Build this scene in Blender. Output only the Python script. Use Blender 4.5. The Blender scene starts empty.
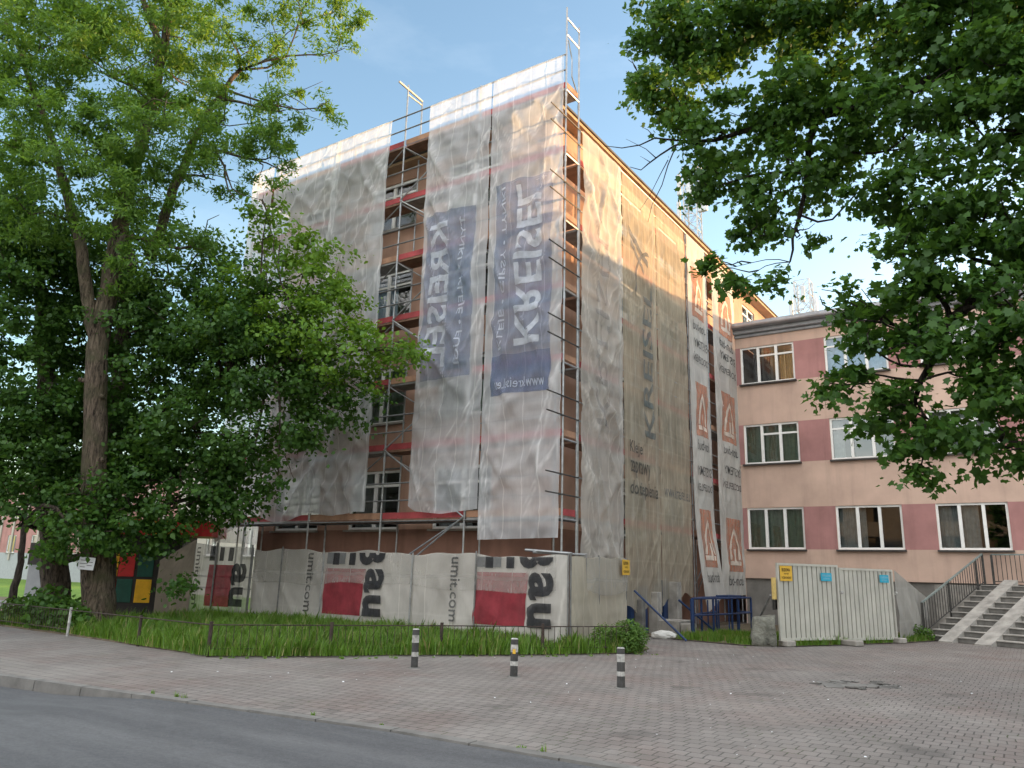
import bpy, bmesh, math, random
import numpy as np
from mathutils import Vector, Matrix, noise

random.seed(7)
RNG = np.random.default_rng(11)
scene = bpy.context.scene
COL = scene.collection
R = math.radians

# ------------------------------------------------------------------ camera
CAM = np.array([9.837, -17.002, 1.60])
F_PX, YAW, PITCH, ROLL = 785.2, -0.5915, 0.23768, 0.025948
cy, sy, cp, sp = math.cos(YAW), math.sin(YAW), math.cos(PITCH), math.sin(PITCH)
fw = np.array([sy * cp, cy * cp, sp]); r0 = np.array([cy, -sy, 0.0]); u0 = np.cross(r0, fw)
rt = r0 * math.cos(ROLL) + u0 * math.sin(ROLL)
up = u0 * math.cos(ROLL) - r0 * math.sin(ROLL)
cam_data = bpy.data.cameras.new('camera')
cam_data.sensor_width = 36.0
cam_data.lens = F_PX / 1024 * 36
cam_data.clip_start = 0.1
cam_data.clip_end = 3000
cam = bpy.data.objects.new('camera', cam_data)
COL.objects.link(cam)
cam.matrix_world = Matrix(((rt[0], up[0], -fw[0], CAM[0]), (rt[1], up[1], -fw[1], CAM[1]),
                           (rt[2], up[2], -fw[2], CAM[2]), (0, 0, 0, 1)))
scene.camera = cam


def at(x, y, d):
    """world point seen at a photo position, at horizontal distance d from the viewpoint"""
    v = fw * F_PX + rt * (x - 512) + up * (384 - y)
    v = v / math.hypot(v[0], v[1])
    return CAM + v * d


def on_ground(x, y, z=0.0):
    v = fw * F_PX + rt * (x - 512) + up * (384 - y)
    return CAM + v * ((z - CAM[2]) / v[2])


# ------------------------------------------------------------------ materials
MATS = {}


class NT:
    def __init__(self, name):
        m = bpy.data.materials.new(name); m.use_nodes = True
        self.m = m; self.t = m.node_tree; self.t.nodes.clear()
        self.out = self.t.nodes.new('ShaderNodeOutputMaterial')

    def n(self, typ, **kw):
        nd = self.t.nodes.new('ShaderNode' + typ)
        for k, v in kw.items():
            if k in nd.inputs:
                self.set(nd.inputs[k], v)
            else:
                setattr(nd, k, v)
        return nd

    def set(self, sock, v):
        if hasattr(v, 'links') or isinstance(v, bpy.types.NodeSocket):
            self.t.links.new(v, sock)
        else:
            if isinstance(v, (tuple, list)) and len(v) == 3 and sock.type == 'RGBA':
                v = (*v, 1)
            sock.default_value = v

    def coord(self, kind='Object'):
        return self.n('TexCoord').outputs[kind]

    def world(self):
        return self.n('NewGeometry').outputs['Position']

    def noise(self, vec, scale, detail=4, rough=0.55, out='Fac', dist=0.0):
        nd = self.n('TexNoise')
        self.set(nd.inputs['Vector'], vec)
        nd.inputs['Scale'].default_value = scale
        nd.inputs['Detail'].default_value = detail
        nd.inputs['Roughness'].default_value = rough
        nd.inputs['Distortion'].default_value = dist
        return nd.outputs[out]

    def mapping(self, vec, scale=(1, 1, 1), rot=(0, 0, 0), loc=(0, 0, 0)):
        nd = self.n('Mapping')
        self.set(nd.inputs['Vector'], vec)
        nd.inputs['Scale'].default_value = scale
        nd.inputs['Rotation'].default_value = rot
        nd.inputs['Location'].default_value = loc
        return nd.outputs[0]

    def ramp(self, fac, stops):
        nd = self.n('ValToRGB'); self.set(nd.inputs[0], fac)
        e = nd.color_ramp.elements
        while len(e) < len(stops):
            e.new(0.5)
        for el, (p, c) in zip(e, stops):
            el.position = p
            el.color = (*c, 1) if len(c) == 3 else c
        return nd.outputs[0]

    def maprange(self, v, a, b, c=0.0, d=1.0):
        nd = self.n('MapRange'); self.set(nd.inputs[0], v)
        for i, q in enumerate((a, b, c, d)):
            nd.inputs[i + 1].default_value = q
        return nd.outputs[0]

    def mix(self, fac, a, b, blend='MIX'):
        nd = self.n('Mix'); nd.data_type = 'RGBA'; nd.blend_type = blend
        self.set(nd.inputs[0], fac)
        self.set(nd.inputs[6], a if not isinstance(a, tuple) or len(a) == 4 else (*a, 1))
        self.set(nd.inputs[7], b if not isinstance(b, tuple) or len(b) == 4 else (*b, 1))
        return nd.outputs[2]

    def math(self, op, a, b=None):
        nd = self.n('Math'); nd.operation = op
        self.set(nd.inputs[0], a)
        if b is not None:
            self.set(nd.inputs[1], b)
        return nd.outputs[0]

    def bump(self, h, strength=0.4, dist=0.02):
        nd = self.n('Bump'); self.set(nd.inputs['Height'], h)
        nd.inputs['Strength'].default_value = strength
        nd.inputs['Distance'].default_value = dist
        return nd.outputs[0]

    def done(self, shader):
        self.t.links.new(shader, self.out.inputs[0])
        MATS[self.m.name] = self.m
        return self.m


def principled(nt, color, rough=0.7, metal=0.0, normal=None, spec=0.4):
    b = nt.n('BsdfPrincipled')
    nt.set(b.inputs['Base Color'], color)
    nt.set(b.inputs['Roughness'], rough)
    nt.set(b.inputs['Metallic'], metal)
    nt.set(b.inputs['Specular IOR Level'], spec)
    if normal is not None:
        nt.set(b.inputs['Normal'], normal)
    return b.outputs[0]


def mat_noisy(name, col, var=0.25, scale=4.0, rough=0.75, metal=0.0, bump=0.2, bscale=30.0, bdist=0.01, streak=0.0, spec=0.35):
    """painted / mineral surface: base colour, blotchy wear, fine grain"""
    t = NT(name)
    p = t.world()
    a = t.noise(p, scale, 6, 0.6)
    dark = tuple(c * (1 - var) for c in col); lite = tuple(min(1, c * (1 + var * 0.8)) for c in col)
    c = t.mix(t.maprange(a, 0.3, 0.7), dark, lite)
    if streak:
        s = t.noise(t.mapping(p, (2.2, 2.2, 0.18)), 1.6, 5, 0.6)
        c = t.mix(t.math('MULTIPLY', t.maprange(s, 0.5, 0.78), streak), c, tuple(x * 0.45 for x in col))
    nrm = t.bump(t.noise(p, bscale, 5, 0.6), bump, bdist) if bump else None
    return t.done(principled(t, c, rough, metal, nrm, spec))


def mat_flat(name, col, rough=0.6, metal=0.0):
    return mat_noisy(name, col, 0.12, 9.0, rough, metal, 0.0)


def mat_net(name, col, opacity, threads=(0.55, 0.5), dirt=0.25, trans=0.45, var=0.3, crease=0.5, rails=False):
    """woven scaffold sheeting, UV in metres: part see-through, with reinforcing threads and fold creases"""
    t = NT(name)
    uv = t.n('UVMap').outputs[0]
    sep = t.n('SeparateXYZ'); t.set(sep.inputs[0], uv)
    u, v = sep.outputs[0], sep.outputs[1]
    def lines(c, period, w, ph=0.0):
        f = t.math('FRACT', t.math('ADD', t.math('DIVIDE', c, period), ph))
        d = t.math('ABSOLUTE', t.math('SUBTRACT', f, 0.5))
        return t.maprange(d, 0.5 - w / period, 0.5, 0.0, 1.0)
    wob = t.noise(t.mapping(uv, (0.8, 0.5, 1)), 1.2, 2, 0.5)
    uw = t.math('ADD', u, t.math('MULTIPLY', wob, 0.03))
    vw = t.math('ADD', v, t.math('MULTIPLY', wob, 0.22))
    lu = lines(uw, threads[0], 0.022)
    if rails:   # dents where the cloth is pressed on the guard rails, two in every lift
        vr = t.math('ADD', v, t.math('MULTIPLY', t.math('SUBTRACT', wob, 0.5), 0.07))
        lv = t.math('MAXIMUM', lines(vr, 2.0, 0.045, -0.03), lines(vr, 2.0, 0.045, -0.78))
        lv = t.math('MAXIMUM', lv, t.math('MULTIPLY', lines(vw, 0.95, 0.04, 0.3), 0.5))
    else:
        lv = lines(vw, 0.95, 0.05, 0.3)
    fine = t.noise(t.mapping(uv, (14, 0.7, 1)), 3.0, 4, 0.6)
    blot = t.noise(t.mapping(uv, (0.7, 0.45, 1)), 1.3, 5, 0.6)
    c = t.mix(t.maprange(blot, 0.35, 0.7), tuple(x * (1 - dirt) for x in col), col)
    c = t.mix(t.math('MULTIPLY', t.maprange(fine, 0.52, 0.75), 0.35), c, tuple(x * 0.6 for x in col))
    c = t.mix(t.math('MULTIPLY', lu, 0.5), c, tuple(min(1, x * 1.12) for x in col))
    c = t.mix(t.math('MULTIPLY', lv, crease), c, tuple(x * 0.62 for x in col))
    o = t.math('ADD', opacity, t.math('MULTIPLY', t.math('SUBTRACT', t.noise(t.mapping(uv, (1.5, 0.35, 1)), 1.5, 4, 0.6), 0.5), var))
    o = t.math('ADD', o, t.math('MULTIPLY', lu, 0.13))
    o = t.math('ADD', o, t.math('MULTIPLY', lv, 0.12))
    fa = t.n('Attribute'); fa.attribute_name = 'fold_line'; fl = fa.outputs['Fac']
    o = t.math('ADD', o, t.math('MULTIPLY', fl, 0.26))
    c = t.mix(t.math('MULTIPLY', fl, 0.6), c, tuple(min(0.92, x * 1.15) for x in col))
    o = t.math('MINIMUM', t.math('MAXIMUM', o, 0.12), 0.97)
    crk = t.noise(t.mapping(uv, (1.6, 0.8, 1), (0, 0, 0.5)), 2.2, 5, 0.65, dist=0.6)
    hb = t.math('ADD', t.math('ADD', t.math('MULTIPLY', crk, 0.6), t.math('MULTIPLY', fl, 0.25)), t.math('MULTIPLY', lv, -0.12))
    nrm = t.bump(hb, 0.22, 0.07)
    d = t.n('BsdfDiffuse'); t.set(d.inputs[0], c); t.set(d.inputs['Normal'], nrm)
    tr = t.n('BsdfTranslucent'); t.set(tr.inputs[0], c); t.set(tr.inputs['Normal'], nrm)
    ms = t.n('MixShader'); ms.inputs[0].default_value = trans
    t.t.links.new(d.outputs[0], ms.inputs[1]); t.t.links.new(tr.outputs[0], ms.inputs[2])
    tp = t.n('BsdfTransparent')
    m2 = t.n('MixShader'); t.set(m2.inputs[0], o)
    t.t.links.new(tp.outputs[0], m2.inputs[1]); t.t.links.new(ms.outputs[0], m2.inputs[2])
    return t.done(m2.outputs[0])


def mat_print(name, col, opacity=0.8, wear=0.35, trans=0.3):
    t = NT(name)
    p = t.world()
    c = t.mix(t.maprange(t.noise(p, 3.0, 6, 0.65), 0.3, 0.7), tuple(x * 0.7 for x in col), tuple(min(1, x * 1.25) for x in col))
    d = t.n('BsdfDiffuse'); t.set(d.inputs[0], c)
    tr = t.n('BsdfTranslucent'); t.set(tr.inputs[0], c)
    ms = t.n('MixShader'); ms.inputs[0].default_value = trans
    t.t.links.new(d.outputs[0], ms.inputs[1]); t.t.links.new(tr.outputs[0], ms.inputs[2])
    tp = t.n('BsdfTransparent')
    o = t.maprange(t.noise(t.mapping(p, (3, 3, 0.6)), 2.0, 6, 0.7), 0.3, 0.75, opacity, opacity * (1 - wear))
    m2 = t.n('MixShader'); t.set(m2.inputs[0], o)
    t.t.links.new(tp.outputs[0], m2.inputs[1]); t.t.links.new(ms.outputs[0], m2.inputs[2])
    return t.done(m2.outputs[0])


def mat_leaf(name, dark, lite, trans=0.35, gloss=0.02, straw=None):
    t = NT(name)
    rnd = t.n('NewGeometry').outputs['Random Per Island']
    big = t.noise(t.world(), 0.9, 3, 0.5)
    f = t.math('ADD', t.math('MULTIPLY', rnd, 0.6), t.math('MULTIPLY', t.maprange(big, 0.3, 0.7), 0.4))
    c = t.ramp(f, [(0.0, dark), (0.55, tuple((a + b) / 2 for a, b in zip(dark, lite))), (1.0, lite)])
    if straw:
        c = t.mix(t.maprange(rnd, .90, .93), c, straw)
    d = t.n('BsdfDiffuse'); t.set(d.inputs[0], c)
    tc = t.mix(0.5, c, (lite[0] * 1.5, lite[1] * 1.35, lite[2] * 0.6))
    tr = t.n('BsdfTranslucent'); t.set(tr.inputs[0], tc)
    ms = t.n('MixShader'); ms.inputs[0].default_value = trans
    t.t.links.new(d.outputs[0], ms.inputs[1]); t.t.links.new(tr.outputs[0], ms.inputs[2])
    g = t.n('BsdfGlossy'); g.inputs['Roughness'].default_value = 0.45
    t.set(g.inputs[0], (0.8, 0.85, 0.9))
    m2 = t.n('MixShader'); m2.inputs[0].default_value = gloss
    t.t.links.new(ms.outputs[0], m2.inputs[1]); t.t.links.new(g.outputs[0], m2.inputs[2])
    return t.done(m2.outputs[0])


def mat_bark(name, col, moss=None):
    t = NT(name)
    p = t.world()
    g = t.noise(t.mapping(p, (7, 7, 1.3)), 2.2, 8, 0.72, dist=0.9)
    c = t.ramp(g, [(0.38, tuple(x * 0.18 for x in col)), (0.5, col), (0.68, tuple(x * 2.0 for x in col))])
    if moss:
        c = t.mix(t.maprange(t.noise(p, 1.8, 5, 0.6), 0.45, 0.7), c, moss)
    return t.done(principled(t, c, 0.9, 0, t.bump(g, 1.0, 0.08), 0.2))


def mat_glass(name, tint=(0.75, 0.82, 0.85), refl=0.12):
    t = NT(name)
    tp = t.n('BsdfTransparent'); t.set(tp.inputs[0], tint)
    g = t.n('BsdfGlossy'); g.inputs['Roughness'].default_value = 0.015
    nrm = t.bump(t.noise(t.world(), 0.7, 1, 0.5), 0.012, 0.05); t.set(g.inputs['Normal'], nrm)
    lw = t.n('LayerWeight'); lw.inputs[0].default_value = 0.35
    f = t.maprange(lw.outputs['Fresnel'], 0.0, 1.0, refl, 0.95)
    m = t.n('MixShader'); t.set(m.inputs[0], f)
    t.t.links.new(tp.outputs[0], m.inputs[1]); t.t.links.new(g.outputs[0], m.inputs[2])
    return t.done(m.outputs[0])


def make_materials():
    # paving: grey concrete blocks with reddish patches
    t = NT('paving_blocks')
    p = t.world()
    wob = t.n('TexNoise'); t.set(wob.inputs['Vector'], p); wob.inputs['Scale'].default_value = 0.6
    q = t.n('VectorMath'); q.operation = 'MULTIPLY_ADD'
    t.set(q.inputs[0], wob.outputs['Color']); q.inputs[1].default_value = (0.16, 0.16, 0); t.set(q.inputs[2], p)
    wob2 = t.n('TexNoise'); t.set(wob2.inputs['Vector'], p); wob2.inputs['Scale'].default_value = 9.0
    q2 = t.n('VectorMath'); q2.operation = 'MULTIPLY_ADD'
    t.set(q2.inputs[0], wob2.outputs['Color']); q2.inputs[1].default_value = (0.03, 0.03, 0); t.set(q2.inputs[2], q.outputs[0])
    br = t.n('TexBrick'); t.set(br.inputs['Vector'], q2.outputs[0])
    br.offset = 0.5; br.offset_frequency = 2; br.squash = 1.0
    br.inputs['Scale'].default_value = 1.0
    br.inputs['Brick Width'].default_value = 0.165; br.inputs['Row Height'].default_value = 0.20
    br.inputs['Mortar Size'].default_value = 0.008; br.inputs['Mortar Smooth'].default_value = 0.35
    br.inputs['Bias'].default_value = 0.0
    t.set(br.inputs['Color1'], (0.168, 0.152, 0.143)); t.set(br.inputs['Color2'], (0.205, 0.185, 0.174))
    t.set(br.inputs['Mortar'], (0.07, 0.066, 0.062))
    red = t.noise(p, 0.55, 4, 0.6)
    c = t.mix(t.math('MULTIPLY', t.maprange(red, 0.47, 0.62), 0.55), br.outputs['Color'], (0.86, 0.62, 0.58, 1), 'MULTIPLY')
    c = t.mix(0.35, c, br.outputs['Color'])
    dirt = t.noise(p, 0.9, 8, 0.68)
    c = t.mix(t.math('MULTIPLY', t.maprange(dirt, 0.5, 0.72), 0.55), c, (0.115, 0.108, 0.10))
    dust = t.noise(t.mapping(p, loc=(9, 3, 0)), 0.35, 6, 0.6)
    c = t.mix(t.math('MULTIPLY', t.maprange(dust, 0.5, 0.75), 0.45), c, (0.31, 0.295, 0.275))
    st = t.noise(t.mapping(p, loc=(3, 17, 0)), 0.8, 3, 0.45)
    c = t.mix(t.math('MULTIPLY', t.maprange(st, 0.64, 0.70), 0.5), c, (0.075, 0.07, 0.066))
    moss = t.noise(t.mapping(p, loc=(31, 5, 0)), 1.6, 6, 0.7)
    c = t.mix(t.math('MULTIPLY', t.math('MULTIPLY', t.maprange(moss, 0.54, 0.66), br.outputs['Fac']), 0.8), c, (0.06, 0.085, 0.03))
    grit = t.noise(p, 60, 3, 0.6)
    c = t.mix(0.35, c, t.mix(grit, (0.4, 0.4, 0.4), (1.6, 1.6, 1.6)), 'MULTIPLY')
    h = t.math('ADD', t.math('MULTIPLY', br.outputs['Fac'], -1.0), t.math('MULTIPLY', grit, 0.25))
    t.done(principled(t, c, 0.88, 0, t.bump(h, 0.7, 0.008), 0.3))
    # asphalt
    t = NT('asphalt')
    p = t.world()
    g = t.noise(p, 160, 3, 0.7)
    w = t.noise(t.mapping(p, (0.15, 0.9, 1), (0, 0, -0.1)), 1.3, 5, 0.6)
    sp = t.noise(p, 28, 6, 0.8); pt_ = t.noise(p, 1.1, 6, 0.7)
    c = t.mix(t.maprange(g, 0.3, 0.75), (0.05, 0.052, 0.057), (0.11, 0.113, 0.121))
    c = t.mix(t.math('MULTIPLY', t.maprange(w, 0.42, 0.7), 0.6), c, (0.145, 0.148, 0.155))
    c = t.mix(0.8, c, t.mix(t.maprange(sp, 0.3, 0.7), (0.55, 0.55, 0.55), (1.5, 1.5, 1.5)), 'MULTIPLY')
    c = t.mix(t.math('MULTIPLY', t.maprange(pt_, 0.52, 0.66), 0.4), c, (0.055, 0.056, 0.06))
    cr = t.noise(t.mapping(p, (0.4, 1.4, 1)), 3.0, 8, 0.75, dist=1.2)
    c = t.mix(t.math('MULTIPLY', t.maprange(cr, 0.63, 0.7), 0.6), c, (0.06, 0.06, 0.062))
    t.done(principled(t, c, t.maprange(w, 0.3, 0.7, 0.85, 0.55), 0, t.bump(g, 0.6, 0.006), 0.4))
    # soil under the grass
    mat_noisy('soil', (0.13, 0.105, 0.07), 0.5, 3, 0.95, 0, 0.8, 20, 0.05)
    t = NT('lawn'); p = t.world()
    g = t.noise(p, 1.2, 6, 0.65); h = t.noise(p, 40, 3, 0.6)
    c = t.mix(t.maprange(g, 0.3, 0.7), (0.09, 0.17, 0.03), (0.17, 0.28, 0.05))
    c = t.mix(0.4, c, t.mix(h, (0.4, 0.4, 0.4), (1.5, 1.5, 1.5)), 'MULTIPLY')
    t.done(principled(t, c, 0.9, 0, t.bump(h, 0.9, 0.05), 0.2))
    mat_noisy('kerb_concrete', (0.165, 0.16, 0.152), 0.3, 3, 0.9, 0, 0.6, 50, 0.006, 0.0)
    mat_noisy('concrete', (0.33, 0.31, 0.28), 0.35, 2.5, 0.9, 0, 0.6, 25, 0.012, 0.6)
    mat_noisy('dark_concrete', (0.16, 0.155, 0.145), 0.4, 2.5, 0.9, 0, 0.6, 25, 0.012, 0.5)
    mat_noisy('worn_stone', (0.20, 0.20, 0.17), 0.55, 3.2, 0.95, 0, 1.0, 9, 0.08, 0.7)
    mat_noisy('step_concrete', (0.34, 0.325, 0.30), 0.35, 3, 0.9, 0, 0.5, 30, 0.01, 0.3)
    # render
    mat_noisy('terracotta_render', (0.40, 0.245, 0.18), 0.22, 0.9, 0.9, 0, 0.35, 45, 0.008, 0.35)
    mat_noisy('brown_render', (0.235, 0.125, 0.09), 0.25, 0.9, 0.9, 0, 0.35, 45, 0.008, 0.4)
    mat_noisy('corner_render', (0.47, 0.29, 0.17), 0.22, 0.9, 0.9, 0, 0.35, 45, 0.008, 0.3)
    mat_noisy('pink_render', (0.55, 0.395, 0.32), 0.16, 0.7, 0.92, 0, 0.3, 60, 0.006, 0.3)
    mat_noisy('mauve_render', (0.37, 0.19, 0.18), 0.2, 0.9, 0.92, 0, 0.3, 60, 0.006, 0.4)
    mat_noisy('plinth_render', (0.20, 0.19, 0.175), 0.3, 1.6, 0.92, 0, 0.5, 40, 0.008, 0.4)
    mat_noisy('cream_render', (0.40, 0.37, 0.33), 0.12, 0.8, 0.9, 0, 0.3, 60, 0.006, 0.25)
    mat_noisy('zinc', (0.34, 0.355, 0.38), 0.25, 2.0, 0.6, 0.1, 0.1, 20, 0.004, 0.4)
    mat_noisy('roof_felt', (0.09, 0.085, 0.08), 0.3, 2.0, 0.9, 0, 0.3, 40, 0.008)
    mat_noisy('eave_board', (0.40, 0.27, 0.17), 0.2, 2.0, 0.8)
    mat_noisy('white_frame', (0.78, 0.78, 0.76), 0.08, 3, 0.45, 0, 0.0)
    mat_noisy('dark_sill', (0.055, 0.05, 0.048), 0.3, 4, 0.6, 0, 0.0)
    mat_noisy('interior_dark', (0.055, 0.05, 0.045), 0.5, 0.7, 0.95, 0, 0.0)
    mat_glass('glass')
    mat_glass('sky_glass', (0.35, 0.42, 0.5), 0.45)
    for n, c in (('green_curtain', (0.19, 0.27, 0.17)), ('grey_curtain', (0.42, 0.41, 0.38)),
                 ('blind_and_reflection_blue', (0.55, 0.65, 0.76)), ('ochre_reflection', (0.50, 0.30, 0.12))):
        mat_noisy(n, c, 0.18, 6, 0.9, 0, 0.0)
    # scaffold
    mat_noisy('galvanised', (0.33, 0.34, 0.35), 0.3, 6, 0.42, 0.65, 0.1, 40, 0.002)
    mat_noisy('dull_steel', (0.20, 0.20, 0.20), 0.35, 6, 0.5, 0.5, 0.1, 40, 0.002)
    mat_noisy('deck_board', (0.22, 0.125, 0.085), 0.35, 3.0, 0.85, 0, 0.5, 30, 0.006)
    mat_noisy('deck_steel', (0.26, 0.25, 0.24), 0.35, 3.0, 0.6, 0.3, 0.3, 30, 0.004)
    mat_noisy('red_toe_board', (0.33, 0.055, 0.06), 0.4, 2.2, 0.75, 0, 0.3, 30, 0.004, 0.3)
    mat_noisy('wood_toe_board', (0.34, 0.19, 0.12), 0.35, 2.2, 0.85, 0, 0.3, 30, 0.004, 0.3)
    # sheeting
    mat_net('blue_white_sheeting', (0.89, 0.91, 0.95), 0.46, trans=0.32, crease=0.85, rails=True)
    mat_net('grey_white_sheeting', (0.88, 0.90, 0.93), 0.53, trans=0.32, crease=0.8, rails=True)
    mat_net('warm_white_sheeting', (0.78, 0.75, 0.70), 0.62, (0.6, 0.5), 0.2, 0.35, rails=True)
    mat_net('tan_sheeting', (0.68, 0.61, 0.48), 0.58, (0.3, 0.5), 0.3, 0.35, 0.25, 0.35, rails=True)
    mat_net('pale_sheeting', (0.72, 0.70, 0.66), 0.83, (0.7, 0.5), 0.22, 0.3, 0.2, 0.3)
    mat_net('fence_sheeting', (0.72, 0.70, 0.66), 0.86, (0.9, 0.5), 0.3, 0.3, 0.18, 0.25)
    mat_net('thin_fence_sheeting', (0.58, 0.57, 0.55), 0.66, (0.9, 0.5), 0.3, 0.3, 0.12, 0.25)
    mat_net('fence_flap', (0.66, 0.64, 0.60), 0.36, (0.9, 0.5), 0.25, 0.3, 0.15, 0.3)
    mat_net('beige_sheeting', (0.62, 0.57, 0.47), 0.85, (0.8, 0.5), 0.25, 0.3, 0.15, 0.4)
    mat_net('brown_tarp', (0.36, 0.31, 0.25), 0.93, (2.0, 0.5), 0.35, 0.1, 0.1, 0.2)
    mat_net('grey_tarp', (0.46, 0.45, 0.42), 0.88, (2.0, 0.5), 0.3, 0.2, 0.12, 0.2)
    mat_print('blue_print', (0.15, 0.22, 0.38), 0.42)
    mat_print('deep_blue_print', (0.13, 0.18, 0.31), 0.42)
    mat_print('pale_print', (0.70, 0.74, 0.80), 0.66, 0.2)
    mat_print('teal_print', (0.11, 0.17, 0.20), 0.62)
    mat_print('ink_print', (0.07, 0.075, 0.08), 0.85)
    mat_print('black_print', (0.035, 0.037, 0.042), 0.93, 0.2, 0.1)
    mat_print('grey_print', (0.16, 0.165, 0.17), 0.85, 0.3, 0.1)
    mat_print('red_print', (0.29, 0.045, 0.06), 0.92, 0.15, 0.2)
    mat_print('orange_print', (0.54, 0.22, 0.13), 0.62, 0.3, 0.2)
    mat_print('cream_print', (0.80, 0.74, 0.66), 0.9, 0.2)
    # bits
    mat_noisy('panel_sheet', (0.50, 0.49, 0.44), 0.12, 2, 0.5, 0.1, 0.1, 30, 0.002, 0.25)
    mat_noisy('panel_groove', (0.035, 0.035, 0.033), 0.2, 2, 0.6)
    mat_noisy('blue_steel', (0.016, 0.04, 0.115), 0.35, 5, 0.5, 0.1, 0.2, 30, 0.003)
    mat_noisy('yellow_sign', (0.70, 0.42, 0.05), 0.12, 6, 0.6, 0, 0)
    mat_noisy('cyan_sign', (0.03, 0.36, 0.52), 0.12, 6, 0.6, 0, 0)
    mat_noisy('white_paper', (0.72, 0.74, 0.78), 0.06, 6, 0.7, 0, 0)
    mat_noisy('black_paint', (0.05, 0.05, 0.05), 0.4, 8, 0.6, 0, 0.2)
    mat_noisy('white_paint', (0.40, 0.395, 0.38), 0.55, 12, 0.6, 0, 0.2)
    mat_noisy('rail_iron', (0.06, 0.058, 0.055), 0.4, 8, 0.6, 0.3, 0.2)
    mat_noisy('rusty_iron', (0.055, 0.04, 0.034), 0.5, 8, 0.8, 0.2, 0.3)
    mat_noisy('rail_top', (0.20, 0.24, 0.23), 0.3, 5, 0.5, 0.2, 0.1)
    mat_noisy('kiosk_red', (0.50, 0.03, 0.03), 0.15, 4, 0.5, 0, 0)
    mat_noisy('kiosk_green', (0.015, 0.075, 0.055), 0.2, 4, 0.5, 0, 0)
    mat_noisy('kiosk_yellow', (0.70, 0.38, 0.02), 0.15, 4, 0.5, 0, 0)
    mat_noisy('kiosk_dark', (0.03, 0.027, 0.025), 0.3, 4, 0.6, 0, 0)
    mat_noisy('cabinet_grey', (0.30, 0.32, 0.34), 0.12, 4, 0.6, 0, 0)
    mat_noisy('yellow_timber', (0.62, 0.45, 0.16), 0.2, 6, 0.8)
    mat_noisy('white_bag', (0.62, 0.61, 0.58), 0.2, 6, 0.8)
    mat_noisy('mast_steel', (0.50, 0.51, 0.52), 0.2, 6, 0.5, 0.3, 0)
    # foliage
    mat_leaf('ash_leaves', (0.045, 0.125, 0.02), (0.17, 0.30, 0.05), 0.5)
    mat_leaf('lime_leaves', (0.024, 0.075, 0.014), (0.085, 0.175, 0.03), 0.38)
    mat_leaf('sunlit_tint_lime_leaves', (0.06, 0.15, 0.016), (0.19, 0.33, 0.04), 0.4)  # lime leaves again, with the brightness of sun and sky put into the colour
    mat_leaf('maple_leaves', (0.024, 0.075, 0.014), (0.085, 0.18, 0.03), 0.42)
    mat_leaf('grass_blades', (0.06, 0.15, 0.014), (0.19, 0.34, 0.045), 0.35, 0.03, (0.36, 0.31, 0.13))
    mat_leaf('weed_leaves', (0.045, 0.11, 0.02), (0.13, 0.23, 0.04), 0.3)
    mat_bark('ash_bark', (0.11, 0.085, 0.064), (0.08, 0.078, 0.045))
    mat_bark('lime_bark', (0.075, 0.06, 0.047))
    mat_bark('maple_bark', (0.04, 0.033, 0.028))


make_materials()


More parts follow.
